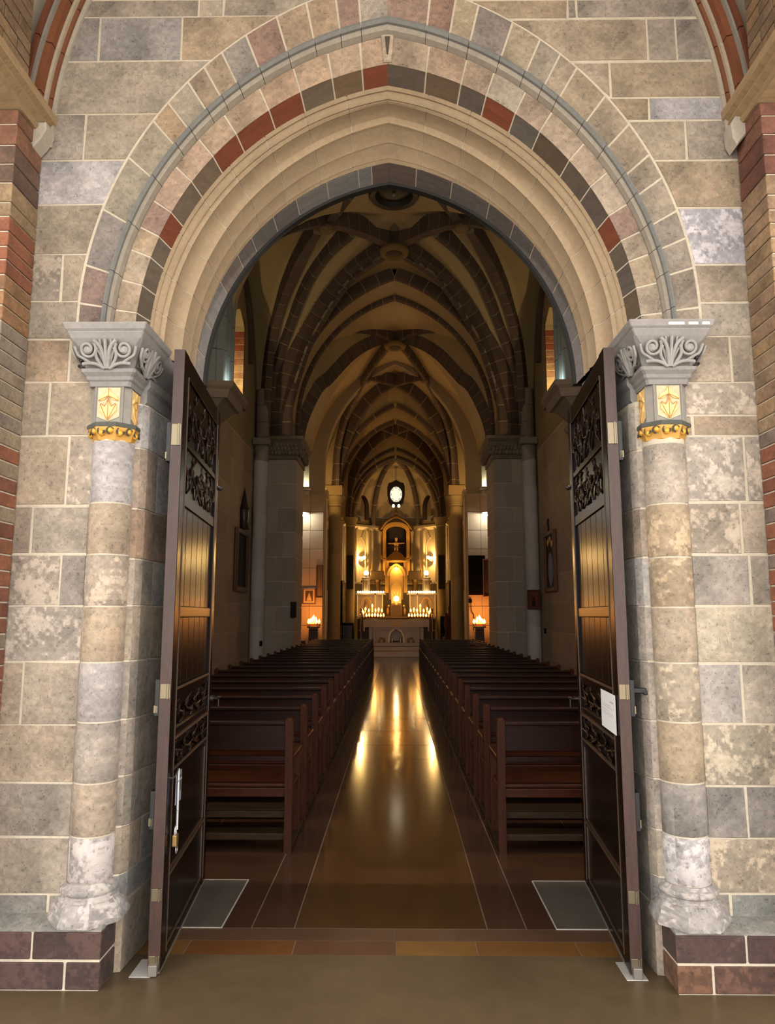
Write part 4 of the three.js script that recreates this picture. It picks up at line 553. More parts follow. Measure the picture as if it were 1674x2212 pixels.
// ---------------------------------------------------------------- chancel walls, columns, apse
const warm = plain('#a8967a'), pale = plain('#c2b294');
{
  const w = struct('wall_chancel', 'stone wall framing the opening to the chancel');
  const holeN = (sd) => { const a = [[2.98, 5.95], [3.42, 5.95], [3.42, 7.7], [3.2, 8.05], [2.98, 7.7]].map(([x, y]) => [sd * x, y]); return a; };
  const o = [[-4.4, -0.3], [-2.45, -0.3], [-2.45, 6.5]]; for (let i = -14; i <= 14; i++) { const x = Math.sin(i / 14 * Math.PI / 2) * 2.45; o.push([x, hA(x, 10.4, 2.45, 6.6)]); } o.push([2.45, 6.5], [2.45, -0.3], [4.4, -0.3], [4.4, 10.9], [-4.4, 10.9]);
  obj('wall_body', ext(o, 0.4, 0, [holeN(-1), holeN(1)]).translate(0, 0, -24.9), plain('#96866c'), w);
  for (const sd of [-1, 1]) {
    for (let r = 0; r < 9; r++) { obj('stone', box(sd * 2.46, sd * 2.9, r * 0.64 + 0.006, r * 0.64 + 0.632, -24.5, -24.44, 0.006), plain(pick(['#a08e72', '#a5937a', '#9c8b70'])), w); obj('stone', box(sd * 2.908, sd * 3.5, r * 0.64 + 0.006, r * 0.64 + 0.632, -24.5, -24.44, 0.006), plain(pick(['#a08e72', '#a5937a', '#9c8b70'])), w); }
    obj('niche_back', box(sd * 2.8, sd * 3.5, 5.8, 8.2, -25.3, -25.35), plain('#b9b8a8'), w);
    obj('niche_sill', [box(sd * 2.88, sd * 3.5, 5.86, 5.95, -24.2, -24.9, 0.02), box(sd * 2.95, sd * 3.5, 5.7, 5.86, -24.3, -24.5, 0.04)], fine('#a49a88'), w);
    const nl = thing('niche_lamp', sd < 0 ? 'cool white lamp in the niche over the left chancel wall' : 'cool white lamp in the niche over the right chancel wall', 'lamp', [sd * 3.2, 5.95, -24.75]); obj('housing', cyl(0.05, 0.05, 0.06, 0, 0, 0, 12), mat('#222222'), nl); obj('lens', cyl(0.045, 0.045, 0.01, 0, 0.06, 0, 12), mat('#ffffff', { glow: '#eafaf2', gi: 5 }), nl); const p = new THREE.PointLight('#dff2e8', 3.2); p.position.set(0, 0.15, 0.02); p.castShadow = true; nl.add(p);
    // bright wall lamps
    const wl = thing('wall_lamp', sd < 0 ? 'bright white dish lamp on the left chancel wall' : 'bright white dish lamp on the right chancel wall', 'lamp', [sd * 3.12, 5.02, -24.08]);
    obj('arm', tube([[0, 0.02, -0.36], [0, 0.12, -0.2], [0, 0.08, 0]], 0.015, 8, 6), mat('#999999', { metal: 0.6, rough: 0.4 }), wl); obj('shade', lathe([[0.03, 0.08], [0.12, 0.06], [0.22, 0.01], [0.2, 0.0], [0.02, 0.05]], 20), plain('#e6e6e6'), wl); obj('bulb', ball(0.12, 0, -0.02, 0, 1, 0.85, 1, 14), mat('#ffffff', { glow: '#f6fbff', gi: 14 }), wl);
    const q = new THREE.PointLight('#f4f2ea', 3.4); q.position.set(0, -0.02, 0); q.castShadow = true; wl.add(q);
    // chancel side walls
    const cw = struct(sd < 0 ? 'wall_chancel_left' : 'wall_chancel_right', sd < 0 ? 'left chancel wall' : 'right chancel wall'); obj('wall_body', box(sd * 2.75, sd * 4.3, -0.3, 10.9, -24.9, -33.5), plain('#8e7d5e'), cw); obj('cornice', box(sd * 2.6, sd * 2.75, 5.1, 5.25, -28, -33.2), pale, cw); obj('panel', box(sd * 2.68, sd * 2.75, 2.6, 5.0, -29, -31.6, 0.02), pale, cw);
    const pil = thing('chancel_pilaster', sd < 0 ? 'pale square pilaster left of the chancel opening' : 'pale square pilaster right of the chancel opening', 'pilaster'); obj('shaft', box(sd * 2.42, sd * 2.59, 0.3, 5.75, -25.0, -25.5, 0.02), plain('#b9a888'), pil); obj('capital', box(sd * 2.38, sd * 2.59, 5.75, 6.0, -24.95, -25.55, 0.03), plain('#b5a58a'), pil); obj('base', box(sd * 2.38, sd * 2.59, 0, 0.3, -24.95, -25.55, 0.02), plain('#7c6a50'), pil);
    const col = thing('chancel_column', sd < 0 ? 'tall round-cornered chancel column left of the altar' : 'tall round-cornered chancel column right of the altar', 'column', [sd * 2.27, 0, -26.8]);
    obj('base', [cyl(0.3, 0.3, 0.35, 0, 0, 0, 8).rotateY(Math.PI / 8)], plain('#66553d'), col); for (let r = 0; r < 6; r++) obj('drum', cyl(0.235, 0.235, 0.88, 0, 0.35 + r * 0.885, 0, 12), plain(pick(['#907c52', '#8b784f', '#947f55'])), col); obj('capital', lathe([[0.23, 5.62], [0.27, 5.66], [0.25, 5.7], [0.29, 5.85], [0.36, 5.95], [0.38, 6.02], [0, 6.02]], 12), plain('#8d7a52'), col); obj('impost_block', box(sd * -0.3, sd * 0.48, 6.02, 6.4, -0.4, 0.4, 0.02), plain('#7b6742'), col);
    const c3 = thing('apse_column', sd < 0 ? 'slender column at the left of the apse opening' : 'slender column at the right of the apse opening', 'column', [sd * 2.02, 0.35, -32.2]);
    obj('shaft', cyl(0.2, 0.2, 5.2, 0, 0, 0, 12), plain('#8b7a55'), c3); obj('capital', lathe([[0.2, 5.2], [0.24, 5.24], [0.22, 5.3], [0.3, 5.5], [0.33, 5.6], [0, 5.6]], 12), plain('#a08d66'), c3);
    const sp = thing('column_speaker', sd < 0 ? 'black column loudspeaker on the left apse column' : 'black column loudspeaker on the right apse column', 'speaker', [sd * 2.02, 2.75, -31.95]); obj('cabinet', rb(0.3, 1.5, 0.16, 0, 0.75, 0, 0.02), mat('#0c0b0a', { rough: 0.7 }), sp); obj('grille', rb(0.26, 1.44, 0.01, 0, 0.75, 0.082, 0.004), mat('#131211', { rough: 0.9 }), sp);
  }
  // apse
  const ap = struct('wall_apse', 'curved apse wall of pale panels under a cornice'), cz = -33.2, R = 2.45, seg = (y0, y1, r0, r1, m, nm) => { const rings = []; for (let i = 0; i <= 20; i++) { const a = Math.PI * i / 20; rings.push([[r0, y0], [r1, y1], [r1 + 0.3, y1], [r0 + 0.3, y0]].map(([r, y]) => V(-r * Math.cos(a), y, cz - r * Math.sin(a)))); } obj(nm, loft(rings, true, 0.5), m, ap); };
  seg(-0.3, 5.75, R, R, plain('#a8987c'), 'wall_body'); seg(5.75, 5.88, R - 0.02, R - 0.16, pale, 'cornice'); seg(5.88, 5.98, R - 0.16, R - 0.14, pale, 'cornice'); seg(5.98, 6.4, R, R, plain('#8a7858'), 'drum_band'); seg(3.1, 3.2, R - 0.1, R - 0.1, plain('#8f7f62'), 'dado_rail'); seg(0.3, 3.1, R - 0.04, R - 0.04, plain('#6b5a42'), 'dado');
  const dome = []; for (let k = 0; k <= 12; k++) { const t = k / 12, ring = []; for (let i = 0; i <= 20; i++) { const a = Math.PI * i / 20, r = R * Math.sqrt(1 - t * t) * 0.97 + 0.03, y = 6.4 + 2.55 * (0.85 * t + 0.15 * t * t); ring.push(V(-r * Math.cos(a), y, cz - r * Math.sin(a))); } dome.push(ring); }
  { const pos = []; for (let k = 0; k < 12; k++) for (let i = 0; i < 20; i++) for (const v of [dome[k][i], dome[k][i + 1], dome[k + 1][i + 1], dome[k][i], dome[k + 1][i + 1], dome[k + 1][i]]) pos.push(v.x, v.y, v.z); const g = new THREE.BufferGeometry(); g.setAttribute('position', new THREE.Float32BufferAttribute(pos, 3)); g.computeVertexNormals(); obj('half_dome', g, plain('#a79474'), ap); }
  for (const a of [62, 118, 30, 150]) { const an = a * Math.PI / 180, pts = []; for (let k = 0; k <= 10; k++) { const t = k / 10, r = R * Math.sqrt(1 - t * t * 0.999) * 0.95 - 0.05; pts.push([-r * Math.cos(an), 6.0 + 2.8 * t, 33.2 + r * Math.sin(an)]); } addRib(vault, 'apse_rib', pts, sec(0.11, 0.25), ribTone, joint, 0.9); }
  for (const a of [20, 38, 55, 72, 108, 125, 142, 160]) { const an = a * Math.PI / 180, x = -(R - 0.05) * Math.cos(an), z = cz - (R - 0.05) * Math.sin(an); obj('pilaster', rb(0.16, 2.6, 0.12, 0, 4.45, 0, 0.02).rotateY(an - Math.PI / 2).translate(x, 0, z), plain('#b3a283'), ap); }
  for (const a of [46, 134, 29, 151]) { const an = a * Math.PI / 180, x = -(R - 0.03) * Math.cos(an), z = cz - (R - 0.03) * Math.sin(an), pan = []; for (const q of [-1, 1]) pan.push(archBlock([{ s: 0.30, c: 0.35, d: 0 }, { s: 0.26, c: 0.35, d: 0 }, { s: 0.26, c: 0.35, d: 0.04 }, { s: 0.30, c: 0.35, d: 0.04 }], 0, 1, q, 8, 0, 0)); const m = obj('blind_arch', [...pan, box(-0.3, -0.26, -1.6, 0, -0.04, 0), box(0.26, 0.3, -1.6, 0, -0.04, 0)], pale, ap); m.geometry.rotateY(an - Math.PI / 2).translate(x, 4.85, z); }
  // apse windows (pointed) above the cornice
  for (const sd of [-1, 1]) { const wn = struct(sd < 0 ? 'window_3' : 'window_4', sd < 0 ? 'pointed apse window left of the high altar' : 'pointed apse window right of the high altar'), an = sd < 0 ? 44 : 136, rad = an * Math.PI / 180, r = R * 0.93, fr = []; for (const q of [-1, 1]) fr.push(archBlock([{ s: 0.40, c: 0.4, d: -0.1 }, { s: 0.31, c: 0.4, d: -0.12 }, { s: 0.29, c: 0.4, d: 0.1 }, { s: 0.40, c: 0.4, d: 0.1 }], 0, 1, q, 8, 0, 0)); const place = (g) => { g.rotateY(rad - Math.PI / 2).translate(-r * Math.cos(rad), 6.75, cz - r * Math.sin(rad)); }; place(obj('window_frame', [...fr, box(-0.40, -0.31, -0.6, 0, -0.1, 0.12), box(0.31, 0.40, -0.6, 0, -0.1, 0.12)], plain('#3f3122'), wn).geometry); const pp = []; for (let i = 0; i <= 10; i++) { const p = archPt({ s: 0.32, c: 0.4, d: 0 }, i / 10, -1, 0); pp.push([p.x, p.y]); } for (let i = 9; i >= 0; i--) { const p = archPt({ s: 0.32, c: 0.4, d: 0 }, i / 10, 1, 0); pp.push([p.x, p.y]); } pp.push([0.32, -0.6], [-0.32, -0.6]); place(obj('pane', ext(pp, 0.02).translate(0, 0, 0.02), plain('#b3a283'), wn).geometry); }
  const cf = struct('wall_end', 'outer end wall behind the apse'); obj('wall_body', box(-4.4, 4.4, -0.3, 11, -37.2, -37.5), Pl('#777777'), cf);
  obj('side_return', [box(-4.4, -2.4, -0.3, 11, -33.4, -33.6), box(2.4, 4.4, -0.3, 11, -33.4, -33.6)], Pl('#8a7a5e'), cf);
  const above = []; for (let i = -12; i <= 12; i++) { const x = Math.sin(i / 12 * Math.PI / 2) * 2.1; above.push([x, hA(x, 8.9, 2.1, 6.2)]); }
  obj('apse_gable', ext([[-4.3, 6.2], ...above, [4.3, 6.2], [4.3, 10.9], [-4.3, 10.9]], 0.3).translate(0, 0, -32.9), plain('#9d885c'), ap);
  // sanctuary steps
  const st = thing('sanctuary_steps', 'white marble steps at the front of the sanctuary', 'steps');
  const mar = mat('#b9b3a8', { tex: 'smoothst', rough: 0.35, ts: 1 });
  obj('step', rb(5.4, 0.21, 4.4, 0, 0.105, -30.95, 0.015), mar, st); obj('step', rb(5.4, 0.15, 3.6, 0, 0.28, -31.35, 0.015), mar, st); obj('apse_floor', new THREE.CylinderGeometry(2.4, 2.4, 0.355, 32, 1, false, Math.PI / 2, Math.PI).translate(0, 0.178, -33.2), mar, ap);
  obj('carpet', box(-2.7, 2.7, 0.355, 0.36, -29.6, -33), mat('#5b4d3a', { rough: 0.9 }), st);
}
// ---------------------------------------------------------------- altar and high altar
const flameM = mat('#fff0cc', { glow: '#ffb352', gi: 9 }), wax = mat('#efe2c8', { rough: 0.5 });
{
  const al = thing('altar_table', 'white marble altar table with gilded arched front', 'altar', [0.02, 0.36, -30.4]);
  const mb = mat('#bdb5a8', { tex: 'smoothst', rough: 0.4, ts: 1 }), cl = plain('#d6cec0', { rough: 0.8 });
  obj('mensa', rb(2.66, 0.07, 0.95, 0, 1.03, 0, 0.01), mb, al); obj('altar_cloth', [rb(2.7, 0.012, 0.98, 0, 1.07, 0, 0.004), box(-1.35, 1.35, 0.78, 1.07, 0.49, 0.5), box(-1.35, -1.34, 0.6, 1.07, -0.48, 0.49), box(1.34, 1.35, 0.6, 1.07, -0.48, 0.49)], cl, al);
  const nic = [[-0.27, 0.16], [-0.27, 0.34], [-0.25, 0.46], [-0.17, 0.58], [0, 0.69], [0.17, 0.58], [0.25, 0.46], [0.27, 0.34], [0.27, 0.16]]; obj('body', [rb(2.2, 0.8, 0.36, 0, 0.6, -0.22, 0.01), ext([[-1.1, 0.145], [1.1, 0.145], [1.1, 0.995], [-1.1, 0.995]], 0.34, 0, [nic]).translate(0, 0, -0.04), box(-0.95, -0.86, 0.0, 0.8, 0.3, 0.4), box(0.86, 0.95, 0, 0.8, 0.3, 0.4), box(-0.95, 0.95, 0.68, 0.78, 0.3, 0.42), rb(1.9, 0.14, 0.9, 0, 0.07, 0, 0.01)], mb, al);
  for (const q of [-1, 1]) obj('pilaster', rb(0.14, 0.62, 0.14, q * 1.05, 0.45, 0.36, 0.01), mb, al);
  const ar = []; for (const q of [-1, 1]) ar.push(archBlock([{ s: 0.34, c: 0.12, d: -0.36 }, { s: 0.27, c: 0.12, d: -0.36 }, { s: 0.27, c: 0.12, d: -0.3 }, { s: 0.34, c: 0.12, d: -0.3 }], 0, 1, q, 8, 0, 0.32));
  obj('front_arch', [...ar, box(-0.34, -0.27, 0.0, 0.32, 0.3, 0.36), box(0.27, 0.34, 0, 0.32, 0.3, 0.36)], gold('#b59a60', { metal: 0.3 }), al);
  for (const q of [-1, 1]) { obj('gilt_relief', [ball(0.06, q * 0.5, 0.25, 0.31, 1, 1.6, 0.4, 8), ball(0.05, q * 0.62, 0.32, 0.31, 1.4, 1, 0.4, 8), ball(0.05, q * 0.7, 0.2, 0.31, 1, 1.4, 0.4, 8)], gold('#7d6638'), al); obj('silver_vase', lathe([[0, 0.02], [0.05, 0.02], [0.03, 0.08], [0.06, 0.2], [0.04, 0.3], [0.05, 0.34]], 12, q * 0.17, 0, 0.36), mat('#d9dce0', { metal: 0.9, rough: 0.15 }), al); }
  obj('gilt_emblem', [ball(0.06, 0, 0.87, 0.5, 1, 0.9, 0.3, 10), ...[-1, 1].flatMap((q) => [ball(0.045, q * 0.09, 0.88, 0.5, 1.4, 0.7, 0.25, 8)])], gold('#caa045', { metal: 0.5 }), al);

  const hi = thing('high_altar', 'white carved high altar with gilded canopy behind the altar table', 'altar', [0.02, 0.36, -32.5]);
  const wh = mat('#b8aa90', { tex: 'smoothst', rough: 0.5, ts: 1 }), gd = gold('#c8963e', { metal: 0.3, rough: 0.45 }), gdk = gold('#7a5a2a', { metal: 0.6 });
  obj('base', rb(3.4, 1.1, 0.8, 0, 0.55, 0, 0.02), plain('#54442f'), hi);
  obj('gradine', rb(3.5, 0.12, 0.6, 0, 1.16, 0, 0.01), wh, hi);
  for (const q of [-1, 1]) {
    for (const [x, w] of [[1.35, 0.78], [0.78, 0.3]]) { const pnl = obj('niche_panel', rb(w, 0.96, 0.2, q * x, 1.7, -0.1, 0.01), wh, hi); if (w > 0.5) { const a2 = []; for (const s of [-1, 1]) a2.push(archBlock([{ s: 0.24, c: 0.1, d: 0 }, { s: 0.19, c: 0.1, d: 0 }, { s: 0.19, c: 0.1, d: -0.04 }, { s: 0.24, c: 0.1, d: -0.04 }], 0, 1, s, 8, 0, 1.75)); const ag = obj('gilt_arch', a2, gd, pnl); ag.position.set(q * x, 0, 0.005); obj('niche_relief', [ball(0.13, q * x, 1.62, 0, 0.9, 1.8, 0.4, 10), ball(0.07, q * x, 1.88, 0.02, 1, 1, 0.5, 8)], gold('#8d7048', { metal: 0.3 }), pnl); } }
    obj('cornice', rb(0.9, 0.07, 0.34, q * 1.35, 2.2, -0.05, 0.01), wh, hi); obj('cornice', rb(0.5, 0.07, 0.34, q * 0.72, 2.2, -0.05, 0.01), wh, hi);
    for (const x of [1.74, 0.95, 0.62]) obj('colonnette', cyl(0.035, 0.03, 1.0, q * x, 1.2, 0.06, 10), gold('#cbb58a', { metal: 0.3 }), hi);
    const tw = obj('turret', [lathe([[0.0, 2.24], [0.17, 2.24], [0.15, 2.3], [0.14, 2.8], [0.2, 2.86], [0.2, 2.92], [0.06, 2.95], [0.05, 3.0], [0, 3.02]], 14, q * 1.35, 0, -0.05)], wh, hi); for (let k = 0; k < 6; k++) obj('turret_rib', cyl(0.014, 0.014, 0.52, q * 1.35 + 0.155 * Math.cos(k * 1.047), 2.28, -0.05 + 0.155 * Math.sin(k * 1.047), 6), gold('#e0c690', { metal: 0.3 }), tw);
    obj('bracket', [lathe([[0, 2.24], [0.14, 2.24], [0.1, 2.4], [0.13, 2.75], [0.18, 2.85], [0, 2.9]], 10, q * 0.84, 0, -0.3), rb(0.62, 0.4, 0.3, q * 0.86, 3.05, -0.35, 0.02)], gdk, hi);
    obj('finial_candlestick', lathe([[0, 3.25], [0.07, 3.26], [0.02, 3.4], [0.03, 3.5], [0.012, 3.85], [0, 3.9]], 8, q * 1.12, 0, -0.3), gd, hi);
  }
  obj('gallery_shelf', rb(3.2, 0.1, 0.4, 0, 2.78, -0.45, 0.02), gdk, hi);
  // gilded canopy with throne
  const can = obj('canopy', [lathe([[0.0, 4.35], [0.03, 4.3], [0.05, 4.2], [0.12, 4.1], [0.34, 3.95], [0.5, 3.75], [0.56, 3.68], [0.5, 3.62], [0, 3.6]], 6, 0, 0, -0.1).rotateY(0), rb(0.16, 1.4, 0.2, -0.42, 2.95, 0.02, 0.02), rb(0.16, 1.4, 0.2, 0.42, 2.95, 0.02, 0.02)], gd, hi);
  const ca = []; for (const q of [-1, 1]) for (const [s, d] of [[0.42, -0.16], [0.3, -0.1]]) ca.push(archBlock([{ s, c: 0.16, d }, { s: s - 0.09, c: 0.16, d }, { s: s - 0.09, c: 0.16, d: d + 0.1 }, { s, c: 0.16, d: d + 0.1 }], 0, 1, q, 8, 0, 3.0)); obj('canopy_arch', ca, gold('#e2b658', { metal: 0.4 }), can); obj('canopy_star', [0, 1, 2, 3, 4].map((k) => new THREE.ConeGeometry(0.035, 0.16, 5).translate(0, 0.1, 0).rotateZ((k - 2) * 0.8).translate(0, 4.3, -0.1)), gd, can);
  for (const q of [-1, 1]) obj('volute', tube([[q * 0.1, 4.05, 0], [q * 0.4, 3.8, 0], [q * 0.62, 3.78, 0], [q * 0.66, 3.9, 0], [q * 0.58, 3.92, 0]], 0.04, 16, 6), gd, can);
  obj('throne_back', rb(0.62, 1.5, 0.05, 0, 2.7, -0.12, 0.01), gold('#d6a850', { metal: 0.4 }), hi);
  obj('throne_niche', ext([[-0.22, 0], [0.22, 0], [0.24, 0.75], [0.12, 0.95], [0, 1.0], [-0.12, 0.95], [-0.24, 0.75]], 0.1, 0.01).translate(0, 1.75, 0.02), gold('#d6a850', { metal: 0.4 }), hi);
  obj('tabernacle', [rb(0.5, 0.5, 0.3, 0, 1.47, 0.12, 0.02), lathe([[0, 1.7], [0.24, 1.7], [0.2, 1.78], [0, 1.86]], 12, 0, 0, 0.12), rb(1.3, 0.1, 0.5, 0, 1.17, 0.2, 0.02)], gdk, hi);
  for (const q of [-1, 1]) obj('adoring_figure', [ball(0.09, q * 0.36, 1.42, 0.14, 0.8, 2.0, 0.8, 8), ball(0.05, q * 0.34, 1.66, 0.14, 1, 1.1, 1, 8)], gd, hi);
  const ml = thing('monstrance', 'glowing round monstrance in front of the gilded canopy', 'monstrance', [0.02, 2.25, -32.28]); obj('stem', lathe([[0, -0.2], [0.09, -0.2], [0.02, -0.12], [0.02, -0.02]], 12), gd, ml); obj('disc', ball(0.12, 0, 0.1, 0, 1, 1, 0.5, 14), mat('#fff4d0', { glow: '#ffe0a0', gi: 12 }), ml); obj('rays', [...Array(12)].map((_, k) => new THREE.ConeGeometry(0.02, 0.14, 4).translate(0, 0.17, 0).rotateZ(k * Math.PI / 6).translate(0, 0.1, 0)), gd, ml);
  const mlp = new THREE.PointLight('#ffdc9a', 1.4); mlp.position.set(0, 0.1, 0.16); mlp.castShadow = true; ml.add(mlp);
  const cl2 = thing('canopy_lamp', 'small warm lamp under the gilded canopy arch', 'lamp', [0.02, 3.72, -32.34]); obj('bulb', ball(0.035, 0, 0, 0, 1, 1, 1, 10), mat('#fff0c8', { glow: '#ffd890', gi: 6 }), cl2); obj('socket', cyl(0.02, 0.02, 0.06, 0, 0.02, 0, 8), gd, cl2); const cp = new THREE.PointLight('#ffd080', 1.6); cp.position.set(0, -0.05, 0.1); cp.castShadow = true; cl2.add(cp);
  // glowing globes on the turrets and strip lamps along the cornice
  for (const q of [-1, 1]) {
    const gl = thing('globe_lamp', q < 0 ? 'glowing globe on the left turret of the high altar' : 'glowing globe on the right turret of the high altar', 'lamp', [0.02 + q * 1.35, 3.38, -32.55]); obj('globe', ball(0.11, 0, 0.12, 0, 1, 1, 1, 14), mat('#fff0d0', { glow: '#ffe8b8', gi: 7 }), gl); obj('collar', cyl(0.05, 0.05, 0.03, 0, 0, 0, 10), gd, gl); const p = new THREE.PointLight('#ffdf9e', 1); p.position.set(0, 0.12, 0); p.castShadow = true; gl.add(p);
    for (const [x, w] of [[1.35, 0.8], [0.74, 0.44]]) { const s = thing('strip_lamp', `${w > 0.5 ? 'wide' : 'narrow'} glowing lamp strip on the ${q < 0 ? 'left' : 'right'} cornice of the high altar`, 'lamp', [0.02 + q * x, 2.6, -32.36]); obj('strip', [...Array(Math.round(w / 0.1))].map((_, k, a) => ball(0.045, (k - (a.length - 1) / 2) * w / a.length, 0.045, 0, 1, 1, 1, 8)), mat('#fff2d6', { glow: '#ffe2ac', gi: 7 }), s); const p = new THREE.PointLight('#ffd890', w * 0.3); p.position.set(0, 0.08, 0.16); p.castShadow = true; s.add(p); }
  }
  // candles
  let ci = 0;
  const candle = (x, y, z, h, label, group) => { const c = thing('candle', label, 'candle', [x, y, z], 0, group); obj('wax', cyl(0.032, 0.03, h, 0, 0, 0, 8), wax, c); obj('holder', lathe([[0, -0.03], [0.036, -0.03], [0.042, 0.03], [0.033, 0.02]], 8), gold('#8a4a26', { metal: 0.5 }), c); obj('flame', lathe([[0, 0], [0.033, 0.02], [0.04, 0.055], [0.024, 0.1], [0, 0.15]], 8, 0, h, 0), flameM, c); return c; };
  for (const q of [-1, 1]) {
    const lab = q < 0 ? 'lit candle in the cluster left of the tabernacle' : 'lit candle in the cluster right of the tabernacle', grp = q < 0 ? 'candles left of the tabernacle' : 'candles right of the tabernacle';
    const bk = thing('candle_stand', q < 0 ? 'dark tiered candle stand left of the tabernacle' : 'dark tiered candle stand right of the tabernacle', 'stand', [0.02 + q * 1.05, 0.36, -31.75]); obj('tier', rb(1.15, 1.12, 0.2, 0, 0.56, 0, 0.02), mat('#1e1210', { rough: 0.5 }), bk); obj('tier', rb(1.0, 0.2, 0.16, 0, 1.22, -0.12, 0.02), mat('#1e1210', { rough: 0.5 }), bk);
    for (const [x, y, h] of [[-0.5, 1.515, 0.14], [-0.375, 1.515, 0.16], [-0.25, 1.515, 0.04], [-0.125, 1.515, 0.06], [0, 1.515, 0.05], [0.125, 1.515, 0.07], [0.25, 1.515, 0.05], [0.375, 1.515, 0.04], [0.5, 1.515, 0.05], [-0.44, 1.715, 0.05], [-0.3, 1.715, 0.12], [-0.15, 1.715, 0.05], [0, 1.715, 0.26], [0.14, 1.715, 0.06], [0.28, 1.715, 0.1], [0.42, 1.715, 0.05]]) candle(0.02 + q * 1.05 - q * x, y, y > 1.6 ? -31.87 : -31.7, h, lab, grp);
    const p = new THREE.PointLight('#ffb45e', 1.9); p.position.set(0.02 + q * 1.0, 1.98, -31.45); p.castShadow = true; p.shadow.radius = 8; scene.add(p); p.name = 'candle_glow';
    // pedestal candelabra in front of the chancel wall
    const cd = thing('candelabra_pedestal', q < 0 ? 'dark pedestal carrying lit candles left of the front pews' : 'dark pedestal carrying lit candles right of the front pews', 'pedestal', [q * 2.7 + 0.03, 0, -23.85]);
    obj('shaft', loft([[0.24, 0.02], [0.23, 0.3], [0.16, 0.34], [0.135, 1.2]].map(([r, y]) => [V(r, y, r), V(-r, y, r), V(-r, y, -r), V(r, y, -r)]), true, 0.3), wood('#1c0f0b', { rough: 0.4 }), cd); obj('tray', rb(0.4, 0.06, 0.4, 0, 1.24, 0, 0.02), wood('#24120c'), cd); obj('base', rb(0.52, 0.28, 0.5, 0, 0.14, 0, 0.02), wood('#160c09'), cd);
    for (const [x, y, h] of [[-0.24, -0.02, 0.05], [-0.14, 0.09, 0.07], [-0.08, -0.09, 0.13], [0.0, 0.04, 0.18], [0.08, -0.1, 0.12], [0.14, 0.09, 0.06], [0.24, -0.02, 0.05]]) candle(q * 2.7 + 0.03 + x * 0.72, 1.3, -23.85 + y, h, q < 0 ? 'lit candle on the pedestal left of the front pews' : 'lit candle on the pedestal right of the front pews', q < 0 ? 'candles on the left pedestal' : 'candles on the right pedestal');
    const p2 = new THREE.PointLight('#ff9a4c', 6.5); p2.position.set(q * 2.7 + 0.03, 1.66, -23.65); p2.castShadow = true; p2.shadow.radius = 6; p2.name = 'candle_glow'; scene.add(p2);
    // sconces
    const sc = thing('wall_sconce', q < 0 ? 'lit three-bulb sconce on the left apse panel' : 'lit three-bulb sconce on the right apse panel', 'sconce', [q * 1.68 + 0.02, 4.22, -34.72]); obj('arm', [tube([[0, 0, -0.12], [0, 0, 0.05]], 0.02, 4, 6), tube([[-0.16, 0.1, 0.1], [0, -0.02, 0.05], [0.16, 0.1, 0.1]], 0.018, 12, 6)], gd, sc); for (const x of [-0.15, 0, 0.15]) obj('bulb', ball(0.075, x, 0.15 - Math.abs(x) * 0 - (x ? 0 : 0.04), 0.1, 1, 1.1, 1, 10), mat('#fff0c8', { glow: '#ffd890', gi: 10 }), sc); const p3 = new THREE.PointLight('#ffca7a', 14); p3.position.set(0, 0.1, 0.24); p3.castShadow = true; sc.add(p3);
    const bs = thing('brass_stand', q < 0 ? 'slim brass processional stand left of the altar table' : 'slim brass processional stand right of the altar table', 'stand', [q * 1.56 + 0.03, 0.36, -30.0]); obj('foot', [box(-0.1, 0.1, 0, 0.04, -0.1, 0.1, 0.01), tube([[-0.08, 0.02, 0], [-0.08, 0.62, 0], [0.08, 0.62, 0], [0.08, 0.02, 0]], 0.016, 20, 6)], gold('#a98f74'), bs); obj('pole', tube([[q * -0.08, 0.6, 0], [q * -0.1, 1.3, 0]], 0.018, 6, 6), gd, bs); obj('head', lathe([[0, 1.3], [0.07, 1.32], [0.03, 1.4], [0.06, 1.5], [0, 1.56]], 8, q * -0.1, 0, 0), gd, bs);
  }
  // painting of the crucifixion
  const pf = thing('altarpiece', 'tall gilded arched altarpiece with dark field behind the crucifix', 'altarpiece', [0.02, 3.55, -35.35]);
  const arch = (s, top, y0) => { const o = [[-s, 0], [s, 0], [s, y0]]; for (let i = 1; i < 12; i++) { const a = i / 12 * Math.PI; o.push([s * Math.cos(a), y0 + top * Math.sin(a)]); } o.push([-s, y0]); return o; };
  obj('field', ext(arch(0.5, 0.25, 2.15), 0.05).translate(0, 0, -0.02), plain('#1d1310'), pf);
  obj('gilt_frame', ext(arch(0.66, 0.42, 2.2), 0.12, 0.01, [arch(0.49, 0.25, 2.06).map(([x, y]) => [x, y + 0.09]).reverse()]), gd, pf);
  obj('pediment', [tube([[-0.78, 2.25, 0.06], [-0.5, 2.62, 0.08], [0, 2.86, 0.1], [0.5, 2.62, 0.08], [0.78, 2.25, 0.06]], 0.07, 24, 8), ...[-1, 1].map((q) => lathe([[0, 2.2], [0.1, 2.22], [0.05, 2.32], [0.07, 2.42], [0, 2.48]], 8, q * 0.82, 0, 0.05)), lathe([[0, 2.85], [0.13, 2.87], [0.06, 2.98], [0.09, 3.08], [0.03, 3.2], [0, 3.4]], 10, 0, 0, 0.08)], gdk, pf);
  for (const q of [-1, 1]) obj('side_column', lathe([[0, 0], [0.09, 0], [0.07, 0.1], [0.06, 1.9], [0.1, 2.05], [0.11, 2.15], [0, 2.16]], 12, q * 0.76, 0, 0.02), plain('#8c7650'), pf);
}
